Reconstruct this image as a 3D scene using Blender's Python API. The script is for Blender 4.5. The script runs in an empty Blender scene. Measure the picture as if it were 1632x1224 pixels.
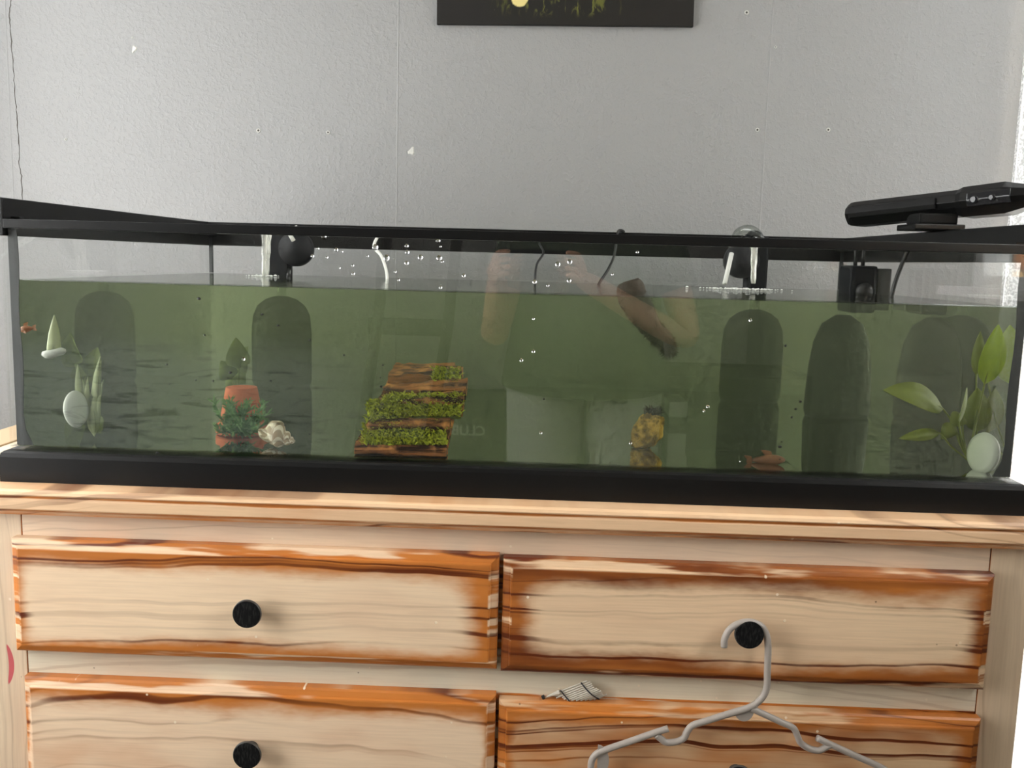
import bpy, bmesh, math, random
from mathutils import Vector, Matrix, noise

random.seed(7)
sc = bpy.context.scene
C = sc.collection

# ------------------------------------------------------------------ camera
CAM = Vector((0.0425, -1.1144, 0.2512))
RT = Vector((0.99912765, 0.03246172, 0.02627137))
UP = Vector((-0.03032289, 0.13138531, 0.99086751))
FW = Vector((-0.0287136, 0.99079975, -0.13225503))
FPX = 1473.67
cd = bpy.data.cameras.new('camera')
cd.sensor_width = 36.0
cd.lens = FPX / 1632 * 36.0
cd.clip_start = 0.01
cam = bpy.data.objects.new('camera', cd)
C.objects.link(cam)
M = Matrix.Identity(4)
for i in range(3):
    M[i][0], M[i][1], M[i][2], M[i][3] = RT[i], UP[i], -FW[i], CAM[i]
cam.matrix_world = M
sc.camera = cam


def at(px, py, Y):
    """point of the place seen at photo pixel (px,py), standing at depth Y"""
    d = FW + RT * ((px - 816) / FPX) - UP * ((py - 612) / FPX)
    return CAM + d * ((Y - CAM.y) / d.y)


# ------------------------------------------------------------------ light
sc.view_settings.view_transform = 'Standard'
sc.view_settings.look = 'None'
sc.view_settings.gamma = 1.0
sc.view_settings.exposure = 0.0
sc.view_settings.use_curve_mapping = False
w = bpy.data.worlds.new('overcast_sky')
sc.world = w
w.use_nodes = True
bg = w.node_tree.nodes['Background']
bg.inputs[0].default_value = (1.0, 0.985, 0.97, 1)
bg.inputs[1].default_value = 9.0
cy = sc.cycles
cy.use_denoising = True
cy.max_bounces = 10
cy.diffuse_bounces = 4
cy.glossy_bounces = 4
cy.transmission_bounces = 8
cy.volume_bounces = 1
cy.use_adaptive_sampling = True
cy.adaptive_threshold = 0.1
cy.adaptive_min_samples = 12
cy.transparent_max_bounces = 40
cy.sample_clamp_indirect = 8.0

# sun on the houses across the street (it runs along the window walls, none enters the room)
sl = bpy.data.lights.new('sun', 'SUN')
sl.energy = 14.0
sl.color = (1.0, 0.93, 0.82)
sl.angle = 0.01
so = bpy.data.objects.new('sun', sl)
so.rotation_euler = Vector((0, -0.62, -0.78)).to_track_quat('-Z', 'Y').to_euler()
C.objects.link(so)

# room extents
XL, XR, YF, YB, ZF, ZC = -1.30, 1.006, -3.2, 0.86, -0.90, 1.55
WIN_L = (-1.22, 0.70, -0.30, 1.30)      # y0,y1,z0,z1 window in the left wall
WIN_R = (-1.06, -0.10, 0.20, 1.36)      # window in the right wall
DOOR_R = (0.15, 0.857, -0.86, 1.36)     # glazed door beside it


def portal(name, x, win, sign):
    l = bpy.data.lights.new(name, 'AREA')
    l.shape = 'RECTANGLE'
    l.size = win[1] - win[0]
    l.size_y = win[3] - win[2]
    l.cycles.is_portal = True
    o = bpy.data.objects.new(name, l)
    o.location = (x, (win[0] + win[1]) / 2, (win[2] + win[3]) / 2)
    o.rotation_euler = Vector((sign, 0, 0)).to_track_quat('-Z', 'Y').to_euler()
    C.objects.link(o)


portal('window_daylight', XL - 0.12, WIN_L, 1)
portal('window_daylight', XR + 0.12, WIN_R, -1)
portal('door_daylight', XR + 0.12, DOOR_R, -1)


# ------------------------------------------------------------------ node helpers
class NG:
    def __init__(s, name):
        s.m = bpy.data.materials.new(name)
        s.m.use_nodes = True
        s.t = s.m.node_tree
        s.t.nodes.clear()
        s.out = s.t.nodes.new('ShaderNodeOutputMaterial')

    def n(s, typ, **kw):
        nd = s.t.nodes.new(typ)
        for k, v in kw.items():
            if k.startswith('i_'):
                key = k[2:]
                key = int(key) if key.isdigit() else key.replace('_', ' ')
                s.set(nd.inputs[key], v)
            else:
                setattr(nd, k, v)
        return nd

    def set(s, sock, v):
        if isinstance(v, bpy.types.NodeSocket):
            s.t.links.new(v, sock)
        elif isinstance(v, (tuple, list)) and len(v) == 3 and sock.type == 'RGBA':
            sock.default_value = (*v, 1)
        else:
            sock.default_value = v

    def math(s, op, a, b=0.0, c=None, clamp=False):
        nd = s.t.nodes.new('ShaderNodeMath')
        nd.operation = op
        nd.use_clamp = clamp
        s.set(nd.inputs[0], a)
        s.set(nd.inputs[1], b)
        if c is not None:
            s.set(nd.inputs[2], c)
        return nd.outputs[0]

    def add(s, a, b): return s.math('ADD', a, b)
    def sub(s, a, b): return s.math('SUBTRACT', a, b)
    def mul(s, a, b): return s.math('MULTIPLY', a, b)

    def step(s, x, lo, hi, a=0.0, b=1.0):
        nd = s.t.nodes.new('ShaderNodeMapRange')
        nd.interpolation_type = 'SMOOTHSTEP'
        s.set(nd.inputs[0], x)
        nd.inputs[1].default_value = lo
        nd.inputs[2].default_value = hi
        nd.inputs[3].default_value = a
        nd.inputs[4].default_value = b
        return nd.outputs[0]

    def mix(s, f, a, b):
        nd = s.t.nodes.new('ShaderNodeMix')
        nd.data_type = 'RGBA'
        s.set(nd.inputs[0], f)
        s.set(nd.inputs[6], a)
        s.set(nd.inputs[7], b)
        return nd.outputs[2]

    def coord(s, kind='Object'):
        return s.t.nodes.new('ShaderNodeTexCoord').outputs[kind]

    def xyz(s, v):
        nd = s.t.nodes.new('ShaderNodeSeparateXYZ')
        s.t.links.new(v, nd.inputs[0])
        return nd.outputs

    def vec(s, x, y, z):
        nd = s.t.nodes.new('ShaderNodeCombineXYZ')
        for k, v in enumerate((x, y, z)):
            s.set(nd.inputs[k], v)
        return nd.outputs[0]

    def scale(s, v, sc3, off=(0, 0, 0)):
        nd = s.t.nodes.new('ShaderNodeMapping')
        s.t.links.new(v, nd.inputs[0])
        nd.inputs['Scale'].default_value = sc3
        nd.inputs['Location'].default_value = off
        return nd.outputs[0]

    def noise(s, v, scale=5.0, detail=3.0, rough=0.5, dist=0.0):
        nd = s.t.nodes.new('ShaderNodeTexNoise')
        if v is not None:
            s.t.links.new(v, nd.inputs['Vector'])
        nd.inputs['Scale'].default_value = scale
        nd.inputs['Detail'].default_value = detail
        nd.inputs['Roughness'].default_value = rough
        nd.inputs['Distortion'].default_value = dist
        return nd.outputs[0]

    def voro(s, v, scale=5.0, feature='F1'):
        nd = s.t.nodes.new('ShaderNodeTexVoronoi')
        nd.feature = feature
        if v is not None:
            s.t.links.new(v, nd.inputs['Vector'])
        nd.inputs['Scale'].default_value = scale
        return nd.outputs['Distance']

    def bump(s, h, strength=0.3, dist=0.001):
        nd = s.t.nodes.new('ShaderNodeBump')
        s.set(nd.inputs['Height'], h)
        nd.inputs['Strength'].default_value = strength
        nd.inputs['Distance'].default_value = dist
        return nd.outputs[0]

    def principled(s, col, rough=0.5, normal=None, spec=0.5, **kw):
        p = s.t.nodes.new('ShaderNodeBsdfPrincipled')
        s.set(p.inputs['Base Color'], col)
        s.set(p.inputs['Roughness'], rough)
        p.inputs['Specular IOR Level'].default_value = spec
        for k, v in kw.items():
            s.set(p.inputs[k.replace('_', ' ')], v)
        if normal is not None:
            s.t.links.new(normal, p.inputs['Normal'])
        s.t.links.new(p.outputs[0], s.out.inputs['Surface'])
        return p

    def surf(s, sock):
        s.t.links.new(sock, s.out.inputs['Surface'])


def lin(r, g, b):
    f = lambda c: (c / 255 / 12.92) if c / 255 <= 0.04045 else ((c / 255 + 0.055) / 1.055) ** 2.4
    return (f(r), f(g), f(b))


def plain(name, col, rough=0.5, spec=0.5, nscale=60.0, amt=0.12, bump=0.0, bdist=0.001, **kw):
    g = NG(name)
    co = g.coord()
    n = g.noise(co, nscale, 3)
    dark = tuple(c * (1 - amt) for c in col)
    lite = tuple(min(1, c * (1 + amt)) for c in col)
    c = g.mix(n, dark, lite)
    nm = g.bump(n, bump, bdist) if bump else None
    g.principled(c, rough, nm, spec, **kw)
    return g.m


def sym_fresnel(g, ior, normal=None):
    """fresnel reflectance of a thin sheet, the same from both sides"""
    geo = g.n('ShaderNodeNewGeometry')
    i = g.add(ior, g.mul(geo.outputs['Backfacing'], 1 / ior - ior))
    f = g.n('ShaderNodeFresnel')
    g.set(f.inputs[0], i)
    if normal is not None:
        g.t.links.new(normal, f.inputs['Normal'])
    return f.outputs[0]


def glass_mat(name, tint=(0.99, 0.995, 0.992), ior=1.62, rough=0.0):
    g = NG(name)
    tr = g.n('ShaderNodeBsdfTransparent', i_0=tint)
    gl = g.n('ShaderNodeBsdfGlossy', i_Roughness=rough)
    mx = g.n('ShaderNodeMixShader')
    g.set(mx.inputs[0], sym_fresnel(g, ior))
    g.t.links.new(tr.outputs[0], mx.inputs[1])
    g.t.links.new(gl.outputs[0], mx.inputs[2])
    g.surf(mx.outputs[0])
    return g.m


# ------------------------------------------------------------------ materials
def wall_mat(name, base, seams=()):
    g = NG(name)
    co = g.coord()
    x, y, z = g.xyz(co)
    n1 = g.noise(co, 140, 3, 0.6)
    n2 = g.noise(co, 420, 2, 0.5)
    big = g.noise(co, 2.5, 3)
    h = g.add(g.mul(g.step(n1, 0.42, 0.68), 1.0), g.mul(n2, 0.35))
    for sx in seams:
        d = g.math('ABSOLUTE', g.sub(x, sx))
        h = g.add(h, g.step(d, 0.0006, 0.002, 1.6, 0.0))
    col = g.mix(g.mul(big, 0.5), base, tuple(c * 0.93 for c in base))
    g.principled(col, 0.55, g.bump(h, 0.38, 0.0012), 0.35)
    return g.m


MAT = {}
MAT['wall'] = wall_mat('grey_woodchip_paint', lin(142, 142, 142), (-0.268, 0.494, -1.09))
MAT['wall_white'] = plain('side_wall_paint', lin(168, 170, 170), 0.6, nscale=90, amt=0.04, bump=0.2)
MAT['wall_dark'] = plain('darkened_wall_paint', lin(104, 104, 94), 0.6, nscale=90, amt=0.05, bump=0.2)  # right wall colour darkened to dim its reflection in the tank and the fill
MAT['ceiling'] = plain('cream_ceiling_paint', lin(196, 194, 188), 0.8, nscale=40, amt=0.03)
MAT['floor'] = plain('brown_carpet', lin(118, 104, 90), 0.95, nscale=300, amt=0.3, bump=0.4)
MAT['white_gloss'] = plain('white_gloss_paint', lin(236, 236, 234), 0.3, nscale=20, amt=0.02)
MAT['black'] = plain('black_plastic', (0.006, 0.006, 0.006), 0.36, 0.28, nscale=200, amt=0.2)
MAT['black_matte'] = plain('matte_black_plastic', (0.007, 0.007, 0.007), 0.6, 0.2, nscale=500, amt=0.4, bump=0.15)
MAT['filter_black'] = plain('black_filter_plastic', (0.007, 0.008, 0.010), 0.55, 0.25, nscale=100, amt=0.3)
MAT['filter_grey'] = plain('smoky_filter_plastic', (0.045, 0.047, 0.045), 0.4, 0.3, nscale=100, amt=0.3)
MAT['glass'] = glass_mat('clear_tank_glass')
MAT['glass_thin'] = glass_mat('clear_side_glass', (0.997, 0.998, 0.997), 1.42)
MAT['window_glass'] = glass_mat('window_glass', (0.98, 0.99, 0.99))
MAT['silicone'] = plain('dark_silicone', (0.035, 0.038, 0.038), 0.5, 0.4, nscale=40, amt=0.3)
MAT['cable'] = plain('black_rubber', (0.012, 0.012, 0.012), 0.5, nscale=80)
MAT['disc_white'] = plain('limed_white_plastic', lin(196, 200, 188), 0.5, nscale=90, amt=0.12)
MAT['white_plastic'] = plain('white_plastic', lin(232, 232, 226), 0.4, nscale=60, amt=0.05)
MAT['clear_plastic'] = glass_mat('clear_plastic_tube', (0.80, 0.82, 0.80), 1.6, 0.08)
MAT['hanger'] = plain('pale_grey_plastic', lin(162, 153, 145), 0.42, nscale=250, amt=0.08, bump=0.1)
MAT['terracotta'] = plain('terracotta', lin(205, 104, 70), 0.85, nscale=70, amt=0.2, bump=0.3)
MAT['leaf'] = plain('bright_green_leaf', lin(140, 162, 26), 0.45, nscale=45, amt=0.3, bump=0.2, Transmission_Weight=0.0)
MAT['leaf_olive'] = plain('olive_leaf', lin(104, 112, 30), 0.5, nscale=45, amt=0.3, bump=0.2)
MAT['leaf_pale'] = plain('pale_translucent_leaf', lin(158, 166, 122), 0.5, nscale=45, amt=0.2)
MAT['moss'] = plain('green_moss', lin(172, 178, 34), 0.8, nscale=260, amt=0.8)
MAT['moss_dark'] = plain('dark_moss', lin(88, 96, 22), 0.9, nscale=120, amt=0.5)
MAT['fern'] = plain('green_water_plant', lin(96, 138, 70), 0.6, nscale=60, amt=0.4)
MAT['algae_dark'] = plain('dark_hair_algae', lin(52, 46, 24), 0.9, nscale=70, amt=0.4)
MAT['shirt'] = plain('dark_green_cotton', lin(70, 82, 62), 0.9, nscale=90, amt=0.15, bump=0.1)
MAT['trousers'] = plain('light_grey_denim', lin(186, 189, 180), 0.9, nscale=60, amt=0.15, bump=0.1)
MAT['skin'] = plain('skin', lin(214, 160, 128), 0.55, nscale=20, amt=0.06)
MAT['hair'] = plain('brown_hair', lin(70, 48, 34), 0.6, nscale=80, amt=0.4)
MAT['chair_wood'] = plain('dark_olive_wood', lin(52, 45, 28), 0.5, nscale=25, amt=0.25)
MAT['dark_box'] = plain('dark_cardboard', lin(48, 46, 38), 0.7, nscale=30, amt=0.2)
MAT['pale_print'] = plain('pale_print', lin(205, 200, 190), 0.7, nscale=30, amt=0.05)
MAT['pale_card'] = plain('pale_card', lin(215, 212, 200), 0.7, nscale=30, amt=0.08)
MAT['fish_orange'] = plain('orange_fish_scales', lin(160, 98, 44), 0.35, nscale=120, amt=0.3)
MAT['fish_brown'] = plain('brown_fish_skin', lin(112, 74, 48), 0.4, nscale=90, amt=0.5)
MAT['fish_pale'] = plain('pale_fish_belly', lin(190, 172, 140), 0.4, nscale=90, amt=0.1)
MAT['foam'] = plain('white_water_foam', lin(228, 230, 226), 0.2, nscale=150, amt=0.1)
MAT['bamboo'] = plain('pale_bamboo', lin(206, 198, 184), 0.5, nscale=60, amt=0.2)
MAT['crack'] = plain('plaster_crack', lin(70, 66, 62), 0.9, nscale=80, amt=0.2)
MAT['plaster'] = plain('bare_plaster', lin(186, 185, 181), 0.9, nscale=80, amt=0.1)
MAT['phone'] = plain('black_phone_glass', (0.01, 0.01, 0.012), 0.12, nscale=10)
MAT['speck'] = plain('dark_speck', (0.012, 0.012, 0.010), 0.5, nscale=10)
MAT['wood_plain'] = plain('pine_board', lin(206, 176, 142), 0.6, nscale=10, amt=0.12)
MAT['wood_light'] = plain('pale_pine_board', lin(232, 214, 188), 0.6, nscale=10, amt=0.08)


def water_mat():
    g = NG('murky_green_water')
    geo = g.n('ShaderNodeNewGeometry')
    nx, ny, nz = g.xyz(geo.outputs['True Normal'])
    side = g.math('GREATER_THAN', g.math('ABSOLUTE', nx), 0.7)
    co = g.coord()
    rip = g.noise(g.scale(co, (1.0, 1.6, 1.0)), 26, 3, 0.55)
    bmp = g.bump(rip, 0.25, 0.004)
    vert = g.math('GREATER_THAN', g.math('ABSOLUTE', nz), 0.7)
    px, py, pz = g.xyz(co)
    top = g.mul(vert, g.math('GREATER_THAN', pz, 0.1))
    bot = g.mul(vert, g.math('LESS_THAN', pz, 0.1))
    f_in = g.n('ShaderNodeFresnel', i_0=1.33).outputs[0]
    f_top = sym_fresnel(g, 1.33, bmp)
    mirror_fac = g.sub(1.0, g.mul(g.math('GREATER_THAN', px, 0.3), 0.12))     # reflection in the right pane turned down to fade the mirrored filter
    fac = g.add(g.mul(g.add(g.mul(side, mirror_fac), bot), f_in), g.mul(top, f_top))
    tr = g.n('ShaderNodeBsdfTransparent', i_0=(1, 1, 1))
    gl = g.n('ShaderNodeBsdfGlossy', i_Roughness=0.0)
    topn = g.n('ShaderNodeMix', data_type='VECTOR')
    g.set(topn.inputs[0], top)
    g.t.links.new(geo.outputs['Normal'], topn.inputs[4])
    g.t.links.new(bmp, topn.inputs[5])
    g.t.links.new(topn.outputs[1], gl.inputs['Normal'])
    mx = g.n('ShaderNodeMixShader')
    g.set(mx.inputs[0], fac)
    g.t.links.new(tr.outputs[0], mx.inputs[1])
    g.t.links.new(gl.outputs[0], mx.inputs[2])
    g.surf(mx.outputs[0])
    vs = g.n('ShaderNodeVolumeScatter', i_Color=(0.90, 0.95, 0.74), i_Density=0.30, i_Anisotropy=0.2)
    va = g.n('ShaderNodeVolumeAbsorption', i_Color=(0.48, 0.58, 0.26), i_Density=3.1)
    ad = g.n('ShaderNodeAddShader')
    g.t.links.new(vs.outputs[0], ad.inputs[0])
    g.t.links.new(va.outputs[0], ad.inputs[1])
    g.t.links.new(ad.outputs[0], g.out.inputs['Volume'])
    return g.m


MAT['water'] = water_mat()


def film_mat():
    """thin lime and algae film on the inside of the front glass, with wiped smears"""
    g = NG('algae_film')
    co = g.coord()
    x, y, z = g.xyz(co)
    n1 = g.noise(co, 5, 4, 0.55)
    rot = g.n('ShaderNodeMapping')
    g.t.links.new(co, rot.inputs[0])
    rot.inputs['Rotation'].default_value = (0, -0.42, 0)
    rot.inputs['Scale'].default_value = (1.6, 1, 9.0)
    sm = g.noise(rot.outputs[0], 9, 4, 0.6, 0.6)
    sm2 = g.noise(g.scale(co, (1.2, 1, 5)), 14, 3, 0.5, 1.2)
    left = g.mul(g.step(x, -0.28, -0.12, 1.0, 0.0), g.step(z, 0.10, 0.16, 1.0, 0.0))
    wiped = g.mul(left, g.add(g.mul(g.step(sm, 0.55, 0.64), 0.9), g.mul(g.step(sm2, 0.58, 0.68), 0.6)))
    st = g.noise(g.scale(co, (60, 1, 1.4)), 2.2, 3, 0.6)
    right = g.mul(g.mul(g.step(x, 0.34, 0.44), g.step(x, 0.50, 0.60, 1.0, 0.0)), g.step(z, 0.07, 0.14, 1.0, 0.0))
    streak = g.mul(right, g.step(st, 0.5, 0.68))
    lft = g.step(x, -0.6, 0.1, 1.0, 0.0)
    a = g.add(0.012, g.mul(g.step(n1, 0.35, 0.75), 0.022))
    a = g.add(a, g.mul(left, 0.13))
    a = g.add(a, g.mul(lft, 0.012))
    a = g.add(a, g.mul(g.math('MINIMUM', wiped, 1.0), 0.20))
    a = g.add(a, g.mul(streak, 0.05))
    df = g.n('ShaderNodeBsdfDiffuse', i_0=(0.5, 0.5, 0.5))
    fc_ = g.mix(lft, (0.50, 0.54, 0.50), (0.24, 0.27, 0.31))
    g.set(df.inputs[0], g.mix(g.math('MINIMUM', wiped, 1.0), fc_, (0.03, 0.035, 0.04)))
    tr = g.n('ShaderNodeBsdfTransparent')
    mx = g.n('ShaderNodeMixShader')
    g.set(mx.inputs[0], a)
    g.t.links.new(tr.outputs[0], mx.inputs[1])
    g.t.links.new(df.outputs[0], mx.inputs[2])
    g.surf(mx.outputs[0])
    return g.m


MAT['film'] = film_mat()


def worn_pine(name, hw, hh, bands, bev=0.011, stain=0.0, seed=0.0, pale=lin(241, 213, 179), along='x', flame=0.0,
              amp=0.9, darkband=0.0, mark=None, groove=()):
    """pale sanded pine with stained orange edges. bands: width of the stain left,right,bottom,top (m)"""
    g = NG(name)
    co = g.coord()
    x, y, z = g.xyz(co)
    u, v = (x, z) if along == 'x' else (z, x)
    su, sv = (hw, hh) if along == 'x' else (hh, hw)
    sd = seed * 3.7
    # grain: lines along u, bowed and wandering
    warp = g.noise(g.vec(g.mul(u, 3.0), sd, g.mul(v, 5.0)), 1.0, 3, 0.5)
    bow = g.mul(g.math('POWER', g.add(u, 0.05 * math.sin(seed * 5)), 2.0), 0.10 + 0.15 * flame)
    q = g.add(g.add(v, g.mul(warp, 0.05 + 0.06 * flame)), bow)
    gl = g.noise(g.vec(g.mul(u, 0.6), sd + 4, g.mul(q, 150.0 - 85 * flame)), 1.0, 2, 0.45)
    fine = g.noise(g.vec(g.mul(u, 14.0), sd + 9, g.mul(v, 420.0)), 1.0, 2, 0.6)
    line = g.step(gl, 0.52, 0.68)
    # stain along the four edges
    bl, br, bb, bt = bands
    edge_n = g.noise(g.vec(g.mul(u, 5.0), sd + 2, g.mul(v, 15.0)), 1.0, 3, 0.5)
    rag = g.noise(g.vec(g.mul(u, 40.0), sd + 5, g.mul(v, 130.0)), 1.0, 2, 0.6)
    dl = g.math('DIVIDE', g.add(u, su), bl)
    dr = g.math('DIVIDE', g.sub(su, u), br)
    db = g.math('DIVIDE', g.add(v, sv), bb)
    dt = g.math('DIVIDE', g.sub(sv, v), bt)
    d = g.math('SMOOTH_MIN', g.math('SMOOTH_MIN', dl, dr, 1.0), g.math('SMOOTH_MIN', db, dt, 1.0), 1.3)
    d = g.add(d, 0.25)
    d = g.add(d, g.mul(g.sub(edge_n, 0.5), amp * 2.2))
    d = g.add(d, g.mul(g.sub(rag, 0.5), 0.35))
    d = g.sub(d, g.mul(line, 0.25))
    st = g.step(d, 0.62, 1.38, 1.0, 0.0)
    # inner stain all over (unevenly sanded)
    body = g.mul(g.step(g.add(edge_n, g.mul(line, 0.28)), 0.62 - 0.3 * stain, 0.92 - 0.2 * stain), min(1.0, stain * 1.3))
    st = g.math('MAXIMUM', st, body)
    for (v0, vw) in groove:
        gn = g.noise(g.vec(g.mul(u, 6.0), sd + 15, 0.0), 1.0, 3, 0.6)
        dv = g.add(g.math('ABSOLUTE', g.sub(v, v0)), g.mul(g.sub(gn, 0.45), 0.006))
        st = g.math('MAXIMUM', st, g.step(dv, vw * 0.5, vw, 0.95, 0.0))
    # worn rounding of the outermost edge: patches of bare wood
    rim = g.math('MINIMUM', g.math('MINIMUM', g.add(u, su), g.sub(su, u)), g.math('MINIMUM', g.add(v, sv), g.sub(sv, v)))
    bare = g.mul(g.step(rim, bev * 0.9, bev * 1.1, 1.0, 0.0),
                 g.step(g.noise(g.vec(g.mul(u, 5.0), sd + 7, g.mul(v, 60.0)), 1.0, 3, 0.6), 0.50, 0.60))
    st = g.mul(st, g.sub(1.0, g.mul(bare, 0.85)))
    tone = g.noise(g.vec(g.mul(u, 4.0), sd + 12, g.mul(v, 30.0)), 1.0, 3, 0.6)
    tone = g.add(g.mul(tone, 0.9), g.add(g.mul(line, 0.45), darkband))
    oran = g.mix(g.step(tone, 0.35, 0.95), lin(200, 122, 54), lin(100, 42, 14))
    pal = g.mix(g.mul(line, 0.30), pale, lin(168, 140, 112))
    pal = g.mix(g.mul(g.step(edge_n, 0.4, 0.75), 0.28), pal, lin(214, 174, 142))
    pal = g.mix(g.mul(g.step(fine, 0.35, 0.7), 0.10), pal, lin(150, 118, 88))
    col = g.mix(st, pal, oran)
    # flecks: chips of pale filler, dark dents, scratches
    vo = g.voro(g.vec(g.mul(u, 1.0), sd, v), 42)
    fl = g.mul(g.step(vo, 0.05, 0.09, 1.0, 0.0), g.step(g.noise(g.vec(u, sd + 20, v), 17, 2), 0.52, 0.6))
    col = g.mix(g.mul(fl, 0.8), col, lin(244, 226, 200))
    vo2 = g.voro(g.vec(u, sd + 31, v), 30)
    fd = g.mul(g.step(vo2, 0.02, 0.05, 1.0, 0.0), g.step(g.noise(g.vec(u, sd + 40, v), 11, 2), 0.5, 0.58))
    col = g.mix(g.mul(fd, 0.8), col, lin(96, 66, 44))
    if mark:
        for (mx_, mz_, rx_, rz_, bend) in mark:
            zz = g.sub(z, mz_)
            xx = g.sub(g.sub(x, mx_), g.mul(g.math('POWER', zz, 2.0), bend))
            r2 = g.add(g.math('POWER', g.math('DIVIDE', xx, rx_), 2.0), g.math('POWER', g.math('DIVIDE', zz, rz_), 2.0))
            col = g.mix(g.step(r2, 0.8, 1.05, 0.9, 0.0), col, lin(198, 70, 84))
    h = g.add(g.mul(fine, 0.25), g.add(g.mul(line, 0.3), g.mul(fl, 2.0)))
    rgh = g.add(0.36, g.mul(g.sub(1.0, st), 0.16))
    g.principled(col, rgh, g.bump(h, 0.25, 0.0006), 0.45)
    return g.m


def bark_mat(name, base=(150, 96, 52)):
    g = NG(name)
    co = g.coord()
    x, y, z = g.xyz(co)
    n = g.noise(g.vec(g.mul(x, 14), g.mul(y, 90), g.mul(z, 130)), 1, 4, 0.6)
    n2 = g.noise(co, 55, 3)
    c = g.mix(g.step(n, 0.40, 0.62), lin(40, 20, 8), lin(*base))
    c = g.mix(g.mul(g.step(n2, 0.50, 0.75), 0.7), c, lin(206, 142, 78))
    g.principled(c, 0.8, g.bump(n, 0.8, 0.003), 0.2)
    return g.m


MAT['bark'] = bark_mat('bark')
MAT['driftwood'] = plain('dark_wet_wood', lin(48, 37, 22), .8, nscale=60, amt=.6, bump=.5, bdist=.003)


def rock_mat():
    g = NG('ochre_rock')
    co = g.coord()
    n = g.noise(co, 60, 5, 0.7)
    c = g.mix(g.step(n, 0.35, 0.65), lin(92, 70, 28), lin(190, 150, 66))
    g.principled(c, 0.9, g.bump(n, 0.7, 0.004), 0.2)
    return g.m


MAT['rock'] = rock_mat()


def shell_mat():
    g = NG('patterned_shell')
    co = g.coord('UV')
    u, v, _ = g.xyz(co)
    wob = g.noise(g.vec(g.mul(u, 26), g.mul(v, 4), 0.0), 1, 2)
    wv = g.math('SINE', g.add(g.add(g.mul(u, 120.0), g.mul(g.math('ABSOLUTE', g.math('SINE', g.mul(v, 12.5))), 3.2)), g.mul(wob, 2.0)))
    c = g.mix(g.step(wv, 0.0, 0.6), lin(176, 152, 124), lin(240, 228, 206))
    g.principled(c, 0.4, g.bump(wob, 0.2, 0.001), 0.5)
    return g.m


MAT['shell'] = shell_mat()


def canvas_mat():
    g = NG('dark_printed_canvas')
    co = g.coord()
    x, y, z = g.xyz(co)           # local: x -0.25..0.25, z from 0 (bottom) up
    n = g.noise(g.vec(g.mul(x, 60), 0.0, g.mul(z, 25)), 1, 4, 0.65, 1.0)
    n2 = g.noise(co, 9, 3)
    band = g.mul(g.step(z, 0.012, 0.035), g.step(g.math('ABSOLUTE', g.sub(x, -0.01)), 0.05, 0.16, 1.0, 0.0))
    gr = g.mul(band, g.step(n, 0.52, 0.66))
    c = g.mix(g.mul(n2, 0.3), lin(12, 10, 8), lin(34, 28, 20))
    c = g.mix(gr, c, lin(96, 98, 36))
    dx = g.math('DIVIDE', g.sub(x, -0.092), 0.018)
    dz = g.math('DIVIDE', g.sub(z, 0.052), 0.018)
    r = g.add(g.add(g.math('POWER', dx, 2.0), g.math('POWER', dz, 2.0)), g.mul(g.sub(n, 0.5), 0.8))
    c = g.mix(g.step(r, 0.7, 1.1, 1.0, 0.0), c, lin(206, 190, 126))
    vd = g.voro(g.vec(x, 0.0, z), 34)
    dots = g.mul(g.step(vd, 0.035, 0.055, 1.0, 0.0), g.step(g.noise(g.vec(x, 3.0, z), 23, 1), 0.42, 0.5))
    c = g.mix(g.mul(dots, 0.75), c, lin(200, 196, 180))
    g.principled(c, 0.55, None, 0.4)
    return g.m


MAT['canvas'] = canvas_mat()


def curtain_mat():
    g = NG('white_net_curtain')
    co = g.coord()
    n = g.noise(g.scale(co, (1, 60, 60)), 3, 3)
    df = g.n('ShaderNodeBsdfDiffuse', i_0=(0.82, 0.83, 0.85))
    tl = g.n('ShaderNodeBsdfTranslucent', i_0=(0.82, 0.83, 0.85))
    tr = g.n('ShaderNodeBsdfTransparent')
    m1 = g.n('ShaderNodeMixShader', i_0=0.42)
    g.t.links.new(df.outputs[0], m1.inputs[1])
    g.t.links.new(tl.outputs[0], m1.inputs[2])
    m2 = g.n('ShaderNodeMixShader')
    g.set(m2.inputs[0], g.step(n, 0.42, 0.62, 0.62, 0.30))
    g.t.links.new(m1.outputs[0], m2.inputs[1])
    g.t.links.new(tr.outputs[0], m2.inputs[2])
    g.surf(m2.outputs[0])
    return g.m


MAT['curtain'] = curtain_mat()


def droplet_mat():
    g = NG('water_drop')
    b = g.n('ShaderNodeBsdfGlass', i_Roughness=0.0, i_IOR=1.33)
    g.surf(b.outputs[0])
    return g.m


MAT['droplet'] = droplet_mat()


def jet_mat():
    g = NG('falling_water')
    co = g.coord()
    n = g.noise(g.scale(co, (90, 90, 14)), 1, 3, 0.6)
    gl = g.n('ShaderNodeBsdfGlossy', i_Roughness=0.12, i_Color=(0.9, 0.9, 0.86))
    df = g.n('ShaderNodeBsdfDiffuse', i_0=(0.80, 0.80, 0.74))
    tr = g.n('ShaderNodeBsdfTransparent')
    m1 = g.n('ShaderNodeMixShader', i_0=0.3)
    g.t.links.new(df.outputs[0], m1.inputs[1])
    g.t.links.new(gl.outputs[0], m1.inputs[2])
    m2 = g.n('ShaderNodeMixShader')
    g.set(m2.inputs[0], g.step(n, 0.35, 0.65, 0.25, 0.95))
    g.t.links.new(tr.outputs[0], m2.inputs[1])
    g.t.links.new(m1.outputs[0], m2.inputs[2])
    g.surf(m2.outputs[0])
    return g.m


MAT['jet'] = jet_mat()


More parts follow.
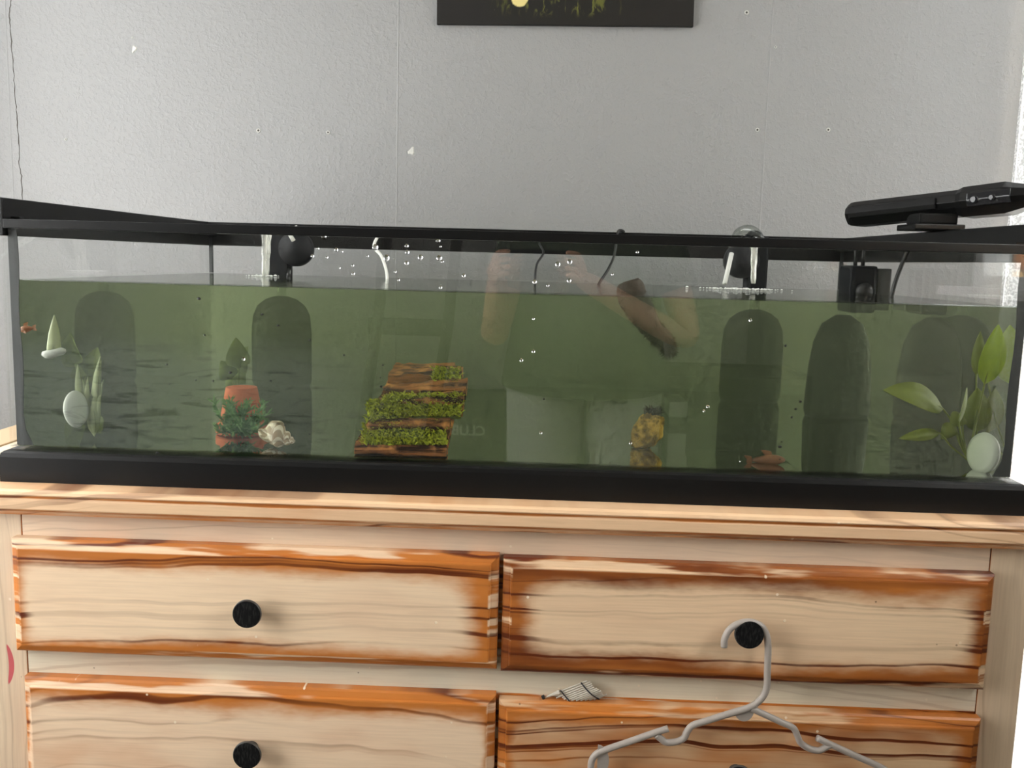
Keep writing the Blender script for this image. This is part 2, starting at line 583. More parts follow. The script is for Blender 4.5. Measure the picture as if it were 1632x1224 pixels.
# ------------------------------------------------------------------ mesh helpers
class MB:
    def __init__(s):
        s.v, s.f, s.uv = [], [], None

    def box(s, x0, x1, y0, y1, z0, z1):
        b = len(s.v)
        s.v += [(x, y, z) for z in (z0, z1) for y in (y0, y1) for x in (x0, x1)]
        s.f += [tuple(b + i for i in q) for q in
                ((0, 2, 3, 1), (4, 5, 7, 6), (0, 1, 5, 4), (2, 6, 7, 3), (0, 4, 6, 2), (1, 3, 7, 5))]
        return s

    def tube(s, pts, r, n=10, cap=True, flat=1.0):
        pts = [Vector(p) for p in pts]
        rr = r if isinstance(r, (list, tuple)) else [r] * len(pts)
        rings = []
        t0 = (pts[1] - pts[0]).normalized()
        a = t0.orthogonal().normalized()
        for i, p in enumerate(pts):
            if i == 0: t = t0
            elif i == len(pts) - 1: t = (pts[i] - pts[i - 1]).normalized()
            else: t = ((pts[i + 1] - p).normalized() + (p - pts[i - 1]).normalized()).normalized()
            a = (a - t * a.dot(t)).normalized()
            c = t.cross(a)
            b = len(s.v)
            s.v += [tuple(p + (a * math.cos(2 * math.pi * k / n) + c * math.sin(2 * math.pi * k / n) * flat) * rr[i]) for k in range(n)]
            rings.append(b)
        for i in range(len(rings) - 1):
            for k in range(n):
                s.f.append((rings[i] + k, rings[i] + (k + 1) % n, rings[i + 1] + (k + 1) % n, rings[i + 1] + k))
        if cap:
            s.f.append(tuple(rings[0] + k for k in reversed(range(n))))
            s.f.append(tuple(rings[-1] + k for k in range(n)))
        return s

    def lathe(s, prof, axis='z', origin=(0, 0, 0), n=24, mat=None):
        """prof: (radius, height) from bottom to top"""
        o = Vector(origin)
        rings = []
        for r, h in prof:
            b = len(s.v)
            for k in range(n):
                c, q = math.cos(2 * math.pi * k / n) * r, math.sin(2 * math.pi * k / n) * r
                p = {'z': (c, q, h), 'y': (c, h, -q), 'x': (h, c, q)}[axis]
                p = Vector(p)
                if mat is not None: p = mat @ p
                s.v.append(tuple(o + p))
            rings.append(b)
        for i in range(len(rings) - 1):
            for k in range(n):
                s.f.append((rings[i] + k, rings[i] + (k + 1) % n, rings[i + 1] + (k + 1) % n, rings[i + 1] + k))
        s.f.append(tuple(rings[0] + k for k in reversed(range(n))))
        s.f.append(tuple(rings[-1] + k for k in range(n)))
        return s

    def loft(s, rings, cap=True):
        """rings: lists of points of the same length"""
        n = len(rings[0])
        bs = []
        for r in rings:
            bs.append(len(s.v))
            s.v += [tuple(p) for p in r]
        for i in range(len(bs) - 1):
            for k in range(n):
                s.f.append((bs[i] + k, bs[i] + (k + 1) % n, bs[i + 1] + (k + 1) % n, bs[i + 1] + k))
        if cap:
            s.f.append(tuple(bs[0] + k for k in reversed(range(n))))
            s.f.append(tuple(bs[-1] + k for k in range(n)))
        return s

    def leaf(s, base, tip, width, nrm, bend=0.0, seg=6, thick=0.0006, shape=0.5):
        base, tip, nrm = Vector(base), Vector(tip), Vector(nrm).normalized()
        d = tip - base
        side = d.cross(nrm).normalized()
        top, bot = [], []
        b = len(s.v)
        for i in range(seg + 1):
            t = i / seg
            wd = width * 0.5 * (math.sin(math.pi * t ** shape) ** 0.8 if 0 < t < 1 else 0.03)
            c = base + d * t + nrm * (bend * math.sin(math.pi * t))
            for o in (-1, 0, 1):
                s.v.append(tuple(c + side * wd * o + nrm * (thick + (0 if o else -0.10 * wd))))
                s.v.append(tuple(c + side * wd * o + nrm * (-thick + (0 if o else -0.10 * wd))))
        for i in range(seg):
            for o in (0, 1):
                p = b + i * 6 + o * 2
                q = p + 6
                s.f.append((p, q, q + 2, p + 2))
                s.f.append((p + 1, p + 3, q + 3, q + 1))
            p = b + i * 6
            s.f.append((p, p + 1, p + 7, p + 6))
            s.f.append((p + 4, p + 10, p + 11, p + 5))
        return s

    def build(s, name, mat=None, parent=None, smooth=False, bevel=0.0, seg=2, origin=None, local=False):
        me = bpy.data.meshes.new(name)
        vs = s.v
        if origin is not None and not local:
            o_ = Vector(origin)
            vs = [tuple(Vector(p) - o_) for p in vs]
        me.from_pydata(vs, [], s.f)
        me.update()
        bm = bmesh.new()
        bm.from_mesh(me)
        bmesh.ops.recalc_face_normals(bm, faces=bm.faces)
        if bevel:
            bmesh.ops.bevel(bm, geom=list(bm.edges), offset=bevel, segments=seg, profile=0.6, affect='EDGES', clamp_overlap=True)
        bm.to_mesh(me)
        bm.free()
        if smooth:
            for p in me.polygons: p.use_smooth = True
        return link(name, me, mat, parent, origin)


def link(name, me, mat=None, parent=None, origin=None):
    o = bpy.data.objects.new(name, me)
    C.objects.link(o)
    if mat is not None:
        me.materials.clear()
        me.materials.append(MAT[mat] if isinstance(mat, str) else mat)
    if origin is not None:
        o.location = origin
    if parent is not None:
        o.parent = parent
        if origin is not None:
            o.location = Vector(origin) - world_loc(parent)
        else:
            o.location = -world_loc(parent)
    return o


def world_loc(o):
    p = Vector(o.location)
    while o.parent is not None:
        o = o.parent
        p += Vector(o.location)
    return p


def tag(o, label=None, cat=None, group=None, kind=None):
    if label: o['label'] = label
    if cat: o['category'] = cat
    if group: o['group'] = group
    if kind: o['kind'] = kind
    return o


def thing(name, loc, label, cat, group=None):
    o = bpy.data.objects.new(name, None)
    o.empty_display_size = 0.05
    C.objects.link(o)
    o.location = loc
    return tag(o, label, cat, group)


def struct(o):
    o['kind'] = 'structure'
    return o


def smooth_angle(o, ang=0.6):
    me = o.data
    for p in me.polygons: p.use_smooth = True
    bm = bmesh.new()
    bm.from_mesh(me)
    for e in bm.edges:
        if len(e.link_faces) == 2 and e.calc_face_angle(0) > ang:
            e.smooth = False
    bm.to_mesh(me)
    bm.free()
    return o


# ================================================================== THE ROOM
T = 0.12
struct(MB().box(XL - T, XR + T, YF - T, YB + T, ZF - 0.1, ZF).build('floor', 'floor'))
struct(MB().box(XL - T, XR + T, YF - T, YB + T, ZC, ZC + 0.1).build('ceiling', 'ceiling'))
wr = struct(MB().box(XL - T, XR + T, YB, YB + T, ZF, ZC).build('wall_rear', 'wall'))
struct(MB().box(XL - T, XR + T, YF - T, YF, ZF, ZC).build('wall_front', 'ceiling'))


def side_wall(name, x0, x1, wins, mat):
    m = MB()
    y = YF
    for (y0, y1, z0, z1) in sorted(wins):
        m.box(x0, x1, y, y0, ZF, ZC).box(x0, x1, y0, y1, ZF, z0).box(x0, x1, y0, y1, z1, ZC)
        y = y1
    m.box(x0, x1, y, YB, ZF, ZC)
    return struct(m.build(name, mat))


side_wall('wall_left', XL - T, XL, [WIN_L], 'wall_white')
side_wall('wall_right', XR, XR + T, [WIN_R, DOOR_R], 'wall_dark')


def window(name, x0, x1, win, sill_dir):
    y0, y1, z0, z1 = win
    xm = (x0 + x1) / 2
    fr = MB()
    b = 0.045
    fr.box(xm - .03, xm + .03, y0, y0 + b, z0, z1).box(xm - .03, xm + .03, y1 - b, y1, z0, z1)
    fr.box(xm - .03, xm + .03, y0 + b, y1 - b, z0, z0 + b).box(xm - .03, xm + .03, y0 + b, y1 - b, z1 - b, z1)
    ym = (y0 + y1) / 2 + 0.05
    fr.box(xm - .03, xm + .03, ym - .025, ym + .025, z0 + b, z1 - b)
    root = struct(fr.build(name, 'white_gloss'))
    MB().box(xm - .003, xm + .003, y0 + b, ym - .025, z0 + b, z1 - b).build('pane', 'window_glass', root)
    MB().box(xm - .003, xm + .003, ym + .025, y1 - b, z0 + b, z1 - b).build('pane', 'window_glass', root)
    xs = sorted((xm + .03 * sill_dir, (x1 if sill_dir > 0 else x0) + 0.05 * sill_dir))
    MB().box(xs[0], xs[1], y0 + .001, y1 - .001, z0, z0 + 0.02).build('window_sill', 'white_gloss', root)
    return root


window('window_1', XL - T, XL, WIN_L, 1)
window('window_2', XR, XR + T, WIN_R, -1)
window('door_1', XR, XR + T, DOOR_R, -1)

# net curtain in front of the right window, from sill height down beside the dresser
m = MB()
NY, NZ = 60, 6
cy0, cy1, cz0, cz1 = 0.05, 0.835, -0.80, 1.40
for j in range(NZ + 1):
    for i in range(NY + 1):
        t = i / NY
        y = cy0 + (cy1 - cy0) * t
        x = XR - 0.026 + 0.010 * math.sin(t * 40) + 0.006 * math.sin(t * 31 + 1)
        m.v.append((x, y, cz0 + (cz1 - cz0) * j / NZ))
for j in range(NZ):
    for i in range(NY):
        a = j * (NY + 1) + i
        m.f.append((a, a + 1, a + NY + 2, a + NY + 1))
curt = thing('net_curtain', (XR - 0.05, 0, cz1), 'white net curtain hanging at the right edge beside the dresser', 'curtain')
m.build('fabric', 'curtain', curt, smooth=True)
MB().tube([(XR - .026, cy0 - .4, cz1 + .008), (XR - .026, cy1 + .02, cz1 + .008)], 0.008).build('curtain_rod', 'white_gloss', curt, smooth=True)

# crack, scuffs and plugged holes in the rear wall
YW = YB
pts = [(18, 0), (15, 22), (17, 45), (19, 80), (22, 120), (25, 160), (27, 185), (29, 210), (31, 240), (30, 262), (34, 280), (36, 318), (34, 352)]
m = MB()
cp = []
for k in range(len(pts) - 1):
    for q in range(5):
        t = q / 5
        p = at(pts[k][0] + (pts[k + 1][0] - pts[k][0]) * t + random.uniform(-.9, .9), pts[k][1] + (pts[k + 1][1] - pts[k][1]) * t, YW)
        cp.append(p)
for p in cp:
    wd = random.uniform(0.0004, 0.0011)
    m.v += [(p.x - wd, YW - .0004, p.z), (p.x + wd, YW - .0004, p.z), (p.x - wd, YW + .002, p.z), (p.x + wd, YW + .002, p.z)]
for i in range(len(cp) - 1):
    a = i * 4
    m.f += [(a, a + 1, a + 5, a + 4), (a, a + 4, a + 6, a + 2), (a + 1, a + 3, a + 7, a + 5)]
m.build('crack', 'crack', wr)
for (px, py, r) in ((412, 208, 2.6), (523, 211, 2.2), (1207, 207, 2.4), (1320, 207, 2.4), (1190, 20, 2.6), (105, 222, 1.4), (1236, 75, 1.4)):
    p = at(px, py, YW)
    k = r * 0.00125
    h = MB().lathe([(k * 1.5, 0.0), (k * 1.35, -0.0012), (k * 0.75, -0.0016), (k * .7, -0.0005)], 'y', p, 14).build('plugged_hole', 'plaster', wr, smooth=True)
    MB().lathe([(k * .68, -0.0004), (k * .6, -0.0009)], 'y', p, 10).build('hole', 'crack', h)
for (px, py, w_, h_, ang) in ((214, 78, .010, .016, .4), (656, 241, .013, .017, .5), (211, 60, .003, .004, 0)):
    p = at(px, py, YW)
    m = MB()
    ring = []
    for k in range(12):
        a = 2 * math.pi * k / 12
        rr = 1 + 0.25 * math.sin(3 * a + px)
        q = Vector((math.cos(a) * w_ / 2 * rr, 0, math.sin(a) * h_ / 2 * rr))
        q = Matrix.Rotation(ang, 3, 'Y') @ q
        ring.append(q)
    m.loft([[p + q for q in ring], [p + q * .7 + Vector((0, -.0014, 0)) for q in ring]])
    m.build('paint_chip', 'plaster', wr)

# ================================================================== DRESSER
ZT = -0.0372
DX = 0.638
dr = thing('dresser', (0, 0.33, ZF), 'worn pale pine chest of drawers with orange stained edges under the fish tank', 'dresser')
stile_l = worn_pine('pine_stile_worn', 0.025, 0.42, (.0006, .0006, .0006, .0006), stain=0.06, seed=1.3, pale=lin(228, 205, 176), along='z', mark=[(0.0045, 0.216, 0.0036, 0.027, -7.0), (-0.0195, 0.135, 0.005, 0.034, 0.0)])
stile_r = worn_pine('pine_stile', 0.025, 0.42, (.0006, .0006, .0006, .0006), stain=0.06, seed=2.3, pale=lin(222, 198, 168), along='z')
zc = (ZT - .031 + ZF) / 2
s1 = MB().box(-.025, .025, 0, .022, -.42, .415).build('stile', stile_l, dr, bevel=.0012)
s1.location = Vector((-.613, -.03, zc)) - Vector(dr.location)
s2 = MB().box(-.025, .025, 0, .022, -.42, .415).build('stile', stile_r, dr, bevel=.0012)
s2.location = Vector((.613, -.03, zc)) - Vector(dr.location)
# top board with a moulded front edge (profile y,z swept along x)
prof = [(-.046, 0.0), (-.0505, -.0022), (-.0520, -.0055), (-.0515, -.0068), (-.0485, -.0080), (-.0483, -.0105), (-.0500, -.0125),
        (-.0500, -.0235), (-.0485, -.0255), (-.0462, -.0275), (-.0425, -.0285), (-.0425, -.0325), (.745, -.0325), (.745, 0.0)]
m = MB()
m.loft([[(xx, y, z + .0163) for (y, z) in prof] for xx in (-.664, -.655, .655, .664)])
topm = worn_pine('pine_top_board', 0.664, 0.022, (.01, .01, .0105, .0060), bev=.002, stain=0.30, seed=4.4, pale=lin(232, 194, 154), amp=0.5, groove=((.0072, .0026), (-.0098, .0024)))
tb = m.build('top_board', topm, dr, origin=(0, 0, ZT - .0163), local=True)
railm = worn_pine('pine_rail', 0.59, 0.02, (.0006, .0006, .0006, .0006), stain=0.05, seed=6.1, pale=lin(232, 206, 178))
railg = worn_pine('pine_rail_greyed', 0.59, 0.02, (.0006, .0006, .0006, .0006), stain=0.0, seed=7.7, pale=lin(230, 218, 194))
DZ = 0.1775
rows = [-.0995 - DZ * k for k in range(4)]
z_top = ZT - .0325
for k in range(5):
    za = z_top if k == 0 else rows[k - 1] - .144 + .012
    zb = (rows[k] - .012) if k < 4 else ZF + .045
    r_ = MB().box(-.5872, .5872, 0, .02, zb - (za + zb) / 2, za - (za + zb) / 2).build('rail', railm if k == 0 else railg, dr, bevel=.0008, origin=None)
    r_.location = Vector((0, -.0295, (za + zb) / 2)) - Vector(dr.location)
MB().box(-.012, .012, -.028, -.01, ZF + .05, z_top).build('centre_post', railm, dr)
MB().box(-.638, -.618, -.0079, .735, ZF, z_top).build('side_panel', railm, dr)
MB().box(.618, .638, -.0079, .735, ZF, z_top).build('side_panel', railm, dr)
MB().box(-.618, .618, .725, .735, ZF + .03, z_top).build('back_panel', railm, dr)


def drawer_front(x0, x1, z0, z1, mat, yf, knob_xz, name='drawer', label=None):
    cx, cz = (x0 + x1) / 2, (z0 + z1) / 2
    hw, hh = (x1 - x0) / 2, (z1 - z0) / 2
    steps = [(0.0, 0.020), (0.0, 0.0085), (0.0022, 0.0060), (0.0075, 0.0038), (0.0092, 0.0034), (0.0100, 0.0004), (0.0118, 0.0)]
    m = MB()
    rings = [[(sx * (hw - i), d, sz * (hh - i)) for sx, sz in ((-1, -1), (1, -1), (1, 1), (-1, 1))] for i, d in steps]
    m.loft(rings)
    o = m.build(name, mat, dr, origin=(cx, yf, cz), local=True)
    if label: o['label'] = label
    if knob_xz:
        kx, kz = knob_xz
        kp = Vector((kx, yf, kz))
        k = MB().lathe([(.0085, 0.001), (.0075, -.006), (.0080, -.010), (.0150, -.0135), (.0172, -.0165), (.0172, -.0190), (.0165, -.0198)], 'y', kp, 40)
        ko = k.build('knob', 'knob_side', o)
        smooth_angle(ko, .8)
        MB().lathe([(.0164, -.0197), (.0164, -.0214), (.0156, -.0222)], 'y', kp, 40).build('felt_pad', 'black_felt', o)
    return o


g = NG('black_felt')
co = g.coord()
nf = g.noise(co, 900, 3, .7)
nv = g.noise(g.scale(co, (1, 1, .25)), 500, 2)
g.principled(g.mix(g.step(nv, .45, .7), (.007, .007, .007), (.022, .021, .020)), .95, g.bump(nf, .5, .0008), .1)
MAT['black_felt'] = g.m
MAT['knob_side'] = plain('dark_knob', (.05, .047, .043), .4, nscale=100)

m_ul = worn_pine('drawer_pine_wide_border', .297, .072, (.022, .044, .026, .036), seed=1.0, amp=.55)
m_ur = worn_pine('drawer_pine_dark_border', .290, .072, (.044, .027, .038, .035), seed=2.0, amp=.6, darkband=.22, pale=lin(236, 205, 168))
m_ll = worn_pine('drawer_pine_flamed', .294, .072, (.009, .016, .026, .036), seed=3.0, amp=.6, stain=.30, flame=1.0, pale=lin(240, 212, 180))
m_lr = worn_pine('drawer_pine_streaked', .292, .072, (.032, .036, .034, .034), seed=5.0, amp=.7, stain=.8, pale=lin(222, 186, 146), darkband=.08)
yf = -.050
drawer_front(-.594, .0018, -.2435, -.0995, m_ul, yf, (-.2965, -.1745))
drawer_front(.0068, .5885, -.2455, -.1015, m_ur, yf, (.2985, -.1762))
drawer_front(-.5858, .0018, -.4210, -.2770, m_ll, yf, (-.2985, -.3540))
drawer_front(.0058, .5890, -.4265, -.2825, m_lr, yf, (.2965, -.3580))
for k in (2, 3):
    drawer_front(-.590, .0018, rows[k] - .144, rows[k], m_ll, yf, (-.298, rows[k] - .072))
    drawer_front(.0062, .589, rows[k] - .144, rows[k], m_lr, yf, (.298, rows[k] - .072))

# narrow pine unit standing left of the dresser
su = thing('side_cabinet', (-.745, .36, ZF), 'narrow pine unit left of the dresser, only its top edge in view', 'cabinet')
MB().box(-.752, -.672, -.02, .735, -.062, -.042).build('top_board', 'wood_light', su, bevel=.002)
MB().box(-.822, -.7525, -.02, .735, -.064, -.040).build('edge_board', 'wood_plain', su, bevel=.002)
MB().box(-.815, -.680, -.005, .73, ZF, -.064).build('carcass', 'wood_plain', su)

# ================================================================== AQUARIUM
ZW = 0.2118
tank = thing('aquarium', (0, .35, ZT), 'long glass fish tank with black frame and murky green water on the dresser', 'aquarium')
# base frame: moulded black trim round the foot of the glass
m = MB()
bp = [(0, ZT + .0002), (0.0, -.006), (.0015, -.001), (.0045, .0012), (.010, .0015)]
rings = []
for ins, z in bp:
    x_, y0_, y1_ = .6265 - ins, -.014 + ins, .716 - ins
    rings.append([(-x_, y0_, z), (x_, y0_, z), (x_, y1_, z), (-x_, y1_, z)])
m.loft(rings)
m.build('base_frame', 'black', tank)
MB().box(-.6200, .6200, .0005, .7015, .0016, .0050).build('bottom_pane', 'glass', tank)
fp = MB().box(-.6200, .6200, 0.0, .0055, .0052, .2741).build('front_pane', 'glass', tank)
MB().box(-.6200, .6200, .6965, .7020, .0052, .300).build('rear_pane', 'glass_thin', tank)
for s_ in (-1, 1):
    xs = sorted((s_ * .6145, s_ * .6200))
    MB().box(xs[0], xs[1], .0057, .6963, .0052, .300).build('side_pane', 'glass_thin', tank)
# silicone beads: broad dark ones in the front corners, narrow ones at the back
for s_ in (-1, 1):
    m = MB()
    n = 14
    ringa, ringb = [], []
    pts = [(s_ * .6142, .2725)]
    for k in range(n + 1):
        z = .2725 - (.2725 - .006) * k / n
        wdt = .0110 + .0012 * math.sin(k * .9) + (.010 * max(0, (k - n + 1.5) / 1.5) ** 1.5 if k > n - 2 else 0)
        pts.append((s_ * (.6142 - wdt), z))
    pts.append((s_ * .6142, .006))
    m.loft([[(x, .0056, z) for x, z in pts], [(x, .0066 if i else .0066, z) for i, (x, z) in enumerate(pts)]])
    m.build('silicone_seal', 'silicone', tank)
    xs = sorted((s_ * .6075, s_ * .6142))
    MB().box(xs[0], xs[1], .6915, .6964, ZW + .0006, .300).build('silicone_seal', 'silicone', tank)
# black rims: tall at back and sides, a thin bar across the front
m = MB().box(-.6290, .6290, .6925, .7085, .2655, .3105)
m.build('rear_rim', 'black', tank, bevel=.0015)
for s_ in (-1, 1):
    xs = sorted((s_ * .6135, s_ * .6290))
    MB().box(xs[0], xs[1], -.004, .692, .2650, .3105).build('side_rim', 'black', tank, bevel=.0015)
    xs = sorted((s_ * .5980, s_ * .6134))
    MB().box(xs[0], xs[1], .0126, .692, .2850, .2885).build('lid_ledge', 'black', tank)
MB().box(-.6134, .6134, -.006, .0125, .2742, .2852).build('front_bar', 'black', tank, bevel=.001)
# film on the inside of the front glass
m = MB()
m.v = [(-.614, .0059, .006), (.614, .0059, .006), (.614, .0059, ZW - .001), (-.614, .0059, ZW - .001)]
m.f = [(0, 1, 2, 3)]
fo = m.build('algae_film', 'film', fp)

tank.location.x += 0.005
# drops on the outside of the front glass and specks on its inside
dm = MB().lathe([(1, 0), (.92, -.28), (.7, -.5), (.38, -.64), (.1, -.68)], 'y', (0, 0, 0), 10)
dme = None
drops = [(516, 377, 4.5), (507, 396, 2), (498, 408, 3), (536, 398, 3.2), (545, 401, 2), (586, 408, 2), (598, 394, 5), (616, 411, 5), (648, 392, 3), (649, 402, 3.4),
         (648, 419, 3.4), (670, 410, 3.6), (698, 384, 3.6), (702, 393, 2), (700, 411, 4.5), (705, 417, 2), (562, 423, 2.2), (563, 436, 2.6), (521, 410, 2), (541, 427, 1.6),
         (630, 433, 1.7), (739, 439, 3), (635, 446, 2.2), (702, 458, 2.4), (852, 449, 3.4), (889, 421, 3.6), (908, 417, 3.4), (907, 447, 3), (873, 455, 2.2), (976, 437, 2),
         (1016, 402, 2.6), (1196, 510, 2.6), (850, 508, 1.8), (850, 560, 2.2), (831, 574, 2.4), (1128, 648, 2.6), (1122, 655, 2.2), (862, 690, 2), (1005, 706, 2.2), (388, 572, 2.6),
         (1180, 735, 1.6)]
for i, (px, py, r) in enumerate(drops):
    p = at(px, py, -.0001)
    if dme is None:
        o = dm.build('droplet', 'droplet', fp, smooth=True)
        dme = o.data
    else:
        o = link('droplet', dme, None, fp)
    o.location = p - world_loc(fp)
    s = r * .00076 * (random.uniform(.9, 1.1))
    o.scale = (s, s * .8, s * random.uniform(1.0, 1.25))
sme = None
for (px, py, r) in ((317, 476, 2.6), (418, 501, 2), (443, 519, 2.2), (326, 534, 1.8), (266, 581, 2), (367, 594, 2.3), (340, 607, 2), (431, 607, 1.8), (494, 542, 1.7), (548, 566, 1.8),
                    (454, 678, 1.6), (493, 692, 1.5), (607, 616, 2), (610, 582, 1.8), (606, 602, 1.6), (867, 636, 2), (1276, 640, 2.2), (1268, 652, 2), (1262, 665, 2.4), (1243, 712, 2.8), (1246, 704, 1.5),
                    (270, 612, 1.6), (312, 606, 1.8), (251, 722, 3.0), (1252, 551, 2.6)):
    p = at(px, py, -.0002)
    if sme is None:
        o = MB().lathe([(1, 0), (.8, -.4), (.3, -.6)], 'y', (0, 0, 0), 8).build('speck', 'speck', fp, smooth=True)
        sme = o.data
    else:
        o = link('speck', sme, None, fp)
    o.location = p - world_loc(fp)
    s = r * .00066
    o.scale = (s * random.uniform(.8, 1.5), s * .5, s)

# the water
m = MB().box(-.6090, .6190, .0068, .6960, .0052, ZW)
wo = m.build('water', 'water')
tag(wo, 'murky green water filling the fish tank up to just below its rim', 'water', kind='stuff')
wo.data.materials[0].cycles.homogeneous_volume = True
MB().tube([(-.6085, .0078, ZW + .0004), (.6185, .0078, ZW + .0004)], .0011, 8).build('meniscus', 'clear_plastic', wo)
FZ = .0062      # tank floor

# ================================================================== INTERNAL FILTERS
def filter_unit(x, y, label, mirror=1):
    t = thing('internal_filter', (x, y, FZ), label, 'filter', 'black internal filters at the back of the tank')
    # rounded body, wide, under water
    prof = [(.052, .0), (.056, .01), (.056, .10), (.053, .132), (.045, .150), (.030, .162), (.012, .168)]
    b = MB()
    n = 28
    rings = [[(x + math.cos(2 * math.pi * k / n) * r, y + math.sin(2 * math.pi * k / n) * r * .62, FZ + h) for k in range(n)] for r, h in prof]
    b.loft(rings)
    b.build('body', 'filter_black', t, smooth=True)
    zt = FZ + .155
    MB().box(x - .020, x + .016, y - .018, y + .022, ZW - .012, .305).build('motor_head', 'filter_black', t, bevel=.004)
    MB().tube([(x, y, zt), (x, y, ZW)], .009, 12).build('riser_tube', 'clear_plastic', t, smooth=True)
    MB().lathe([(.030, -.006), (.032, 0.0), (.032, .014), (.026, .018)], 'y', (x - .030 * mirror, y - .014, .262), 26).build('impeller_cover', 'filter_black', t, smooth=True)
    return t


fl = filter_unit(-.441, .600, 'black internal filter at the back left, water falling from its spout', -1)
frt = filter_unit(.432, .590, 'black internal filter at the back right with clear arched spout over the rim', 1)


def jet(parent, px0, px1, py0, py1, Y):
    a, b = at((px0 + px1) / 2, py0, Y), at((px0 + px1) / 2 - 2, py1, Y)
    wd = (at(px1, py0, Y) - at(px0, py0, Y)).length / 2
    pts = [a + (b - a) * (k / 8) for k in range(9)]
    m = MB().tube(pts, [wd * (1.0 - .35 * k / 8 + .08 * math.sin(k * 2.1)) for k in range(9)], 12, True, .55)
    m.build('water_jet', 'jet', parent, smooth=True)


jet(fl, 416, 434, 366, 440, .52)
jet(frt, 1194, 1211, 384, 452, .50)
# right filter: clear arched spout above the rim and black nozzle, clear riser tube
pts = [at(1172 + 19 * (1 - math.cos(a)), 384 - 18 * math.sin(a), .55 - .02 * a) for a in [math.pi * k / 12 for k in range(13)]]
MB().tube(pts, .0085, 12).build('spout', 'clear_plastic', frt, smooth=True)
pts = [at(1190 + 12 * (1 - math.cos(a)), 386 - 14 * math.sin(a), .53) for a in [math.pi * k / 12 for k in range(13)]]
MB().tube(pts, .0060, 10).build('nozzle', 'filter_black', frt, smooth=True)
MB().tube([at(1166, 404, .56), at(1155, 452, .53)], .0042, 10).build('riser_tube', 'white_plastic', frt, smooth=True)
pts = [at(468, 384, .56), at(462, 374, .56), at(466, 366, .56), at(474, 362, .56)]
MB().tube(pts, .0040, 10).build('spout', 'white_plastic', fl, smooth=True)
MB().tube([at(461, 428, .58), at(459, 444, .56)], .0035, 10).build('riser_tube', 'clear_plastic', fl, smooth=True)

# boxy filter on the right pane, towards the back
BY = .42
xc = at(1383, 440, BY).x
bx = thing('box_filter', (xc, BY, FZ), 'square dark grey filter box on the right pane near the rear corner', 'filter')
MB().box(xc - .033, xc + .010, BY - .02, BY + .045, ZW - .03, .258).build('housing', 'filter_black', bx, bevel=.006)
MB().box(xc + .0102, xc + .033, BY - .015, BY + .04, ZW - .025, .254).build('cartridge', 'filter_grey', bx, bevel=.002)
m = MB()
n = 28
xs_ = at(1346, 560, BY).x
m.loft([[(xs_ + math.cos(2 * math.pi * k / n) * r, BY + .02 + math.sin(2 * math.pi * k / n) * r * .55, FZ + h) for k in range(n)] for r, h in
        ((.052, 0), (.055, .01), (.052, .08), (.046, .125), (.034, .155), (.012, .170))])
m.build('sponge_body', 'filter_black', bx, smooth=True)
for dx in (-.018, -.006):
    MB().tube([(xc + dx, BY + .01, .255), (xc + dx, BY + .012, .292)], .0032, 8).build('cable', 'cable', bx, smooth=True)
MB().lathe([(.013, -.004), (.014, 0), (.009, .008)], 'y', (xc - .012, BY - .024, .217), 16).build('dial', 'cable', bx, smooth=True)

# foam where the falling water lands
def foam(pxa, pxb, py, Y, n, label):
    m = MB()
    for k in range(n):
        px = random.gauss((pxa + pxb) / 2, (pxb - pxa) / 5)
        px = min(max(px, pxa), pxb)
        p = at(px, py, Y)
        p.z = ZW + .0006
        p.y += random.gauss(0, .022)
        p.x += random.gauss(0, .004)
        r = random.uniform(.0007, .0021) * (1.5 if random.random() < .12 else 1)
        m.lathe([(r, 0), (r * .85, r * .5), (r * .4, r * .85)], 'z', p, 6)
    o = m.build('water_foam', 'foam', smooth=True)
    tag(o, label, 'foam', kind='stuff')


foam(1104, 1250, 456, .52, 240, 'white splashing foam under the right filter spout')
foam(395, 442, 441, .53, 90, 'white foam on the water under the left filter spout')

# cables and air line over the back rim
def cable(name, pts, r, mat, label, cat='cable'):
    o = MB().tube(smooth_path(pts), r, 8).build(name, mat, smooth=True)
    return tag(o, label, cat)


def smooth_path(pts, k=6):
    P = [Vector(p) for p in pts]
    P = [P[0] * 2 - P[1]] + P + [P[-1] * 2 - P[-2]]
    out = []
    for i in range(1, len(P) - 2):
        for q in range(k):
            t = q / k
            a, b, c, d = P[i - 1], P[i], P[i + 1], P[i + 2]
            out.append(0.5 * ((2 * b) + (c - a) * t + (2 * a - 5 * b + 4 * c - d) * t * t + (3 * b - a - 3 * c + d) * t ** 3))
    out.append(P[-2])
    return out


cable('cable', [(.036, .688, .300), (.036, .680, .285), at(866, 403, .66), at(856, 420, .64), at(853, 440, .62), at(853, 470, .61)], .0022, 'cable',
      'black cable curving down into the water left of the driftwood')
cable('cable', [(.145, .715, .305), at(993, 371, .69), at(985, 369, .685), at(980, 403, .66), at(970, 428, .63), at(957, 448, .60), at(950, 462, .59)], .0026, 'cable',
      'black cable slanting into the water behind the driftwood tip')
cable('air_line', [(-.272, .688, .300), at(596, 392, .66), at(607, 407, .64), at(614, 425, .62), at(617, 442, .6), at(616, 462, .6)], .0030, 'white_plastic',
      'white air hose curving into the water below the drops', 'hose')
cable('cable', [at(1448, 396, .34), at(1438, 420, .335), at(1427, 450, .33), at(1420, 476, .33)], .0035, 'cable', 'dark cable hanging down the right side pane')

# ================================================================== THINGS IN THE WATER
def rough_box(m, corners_fn, nx, seed, amp):
    pass


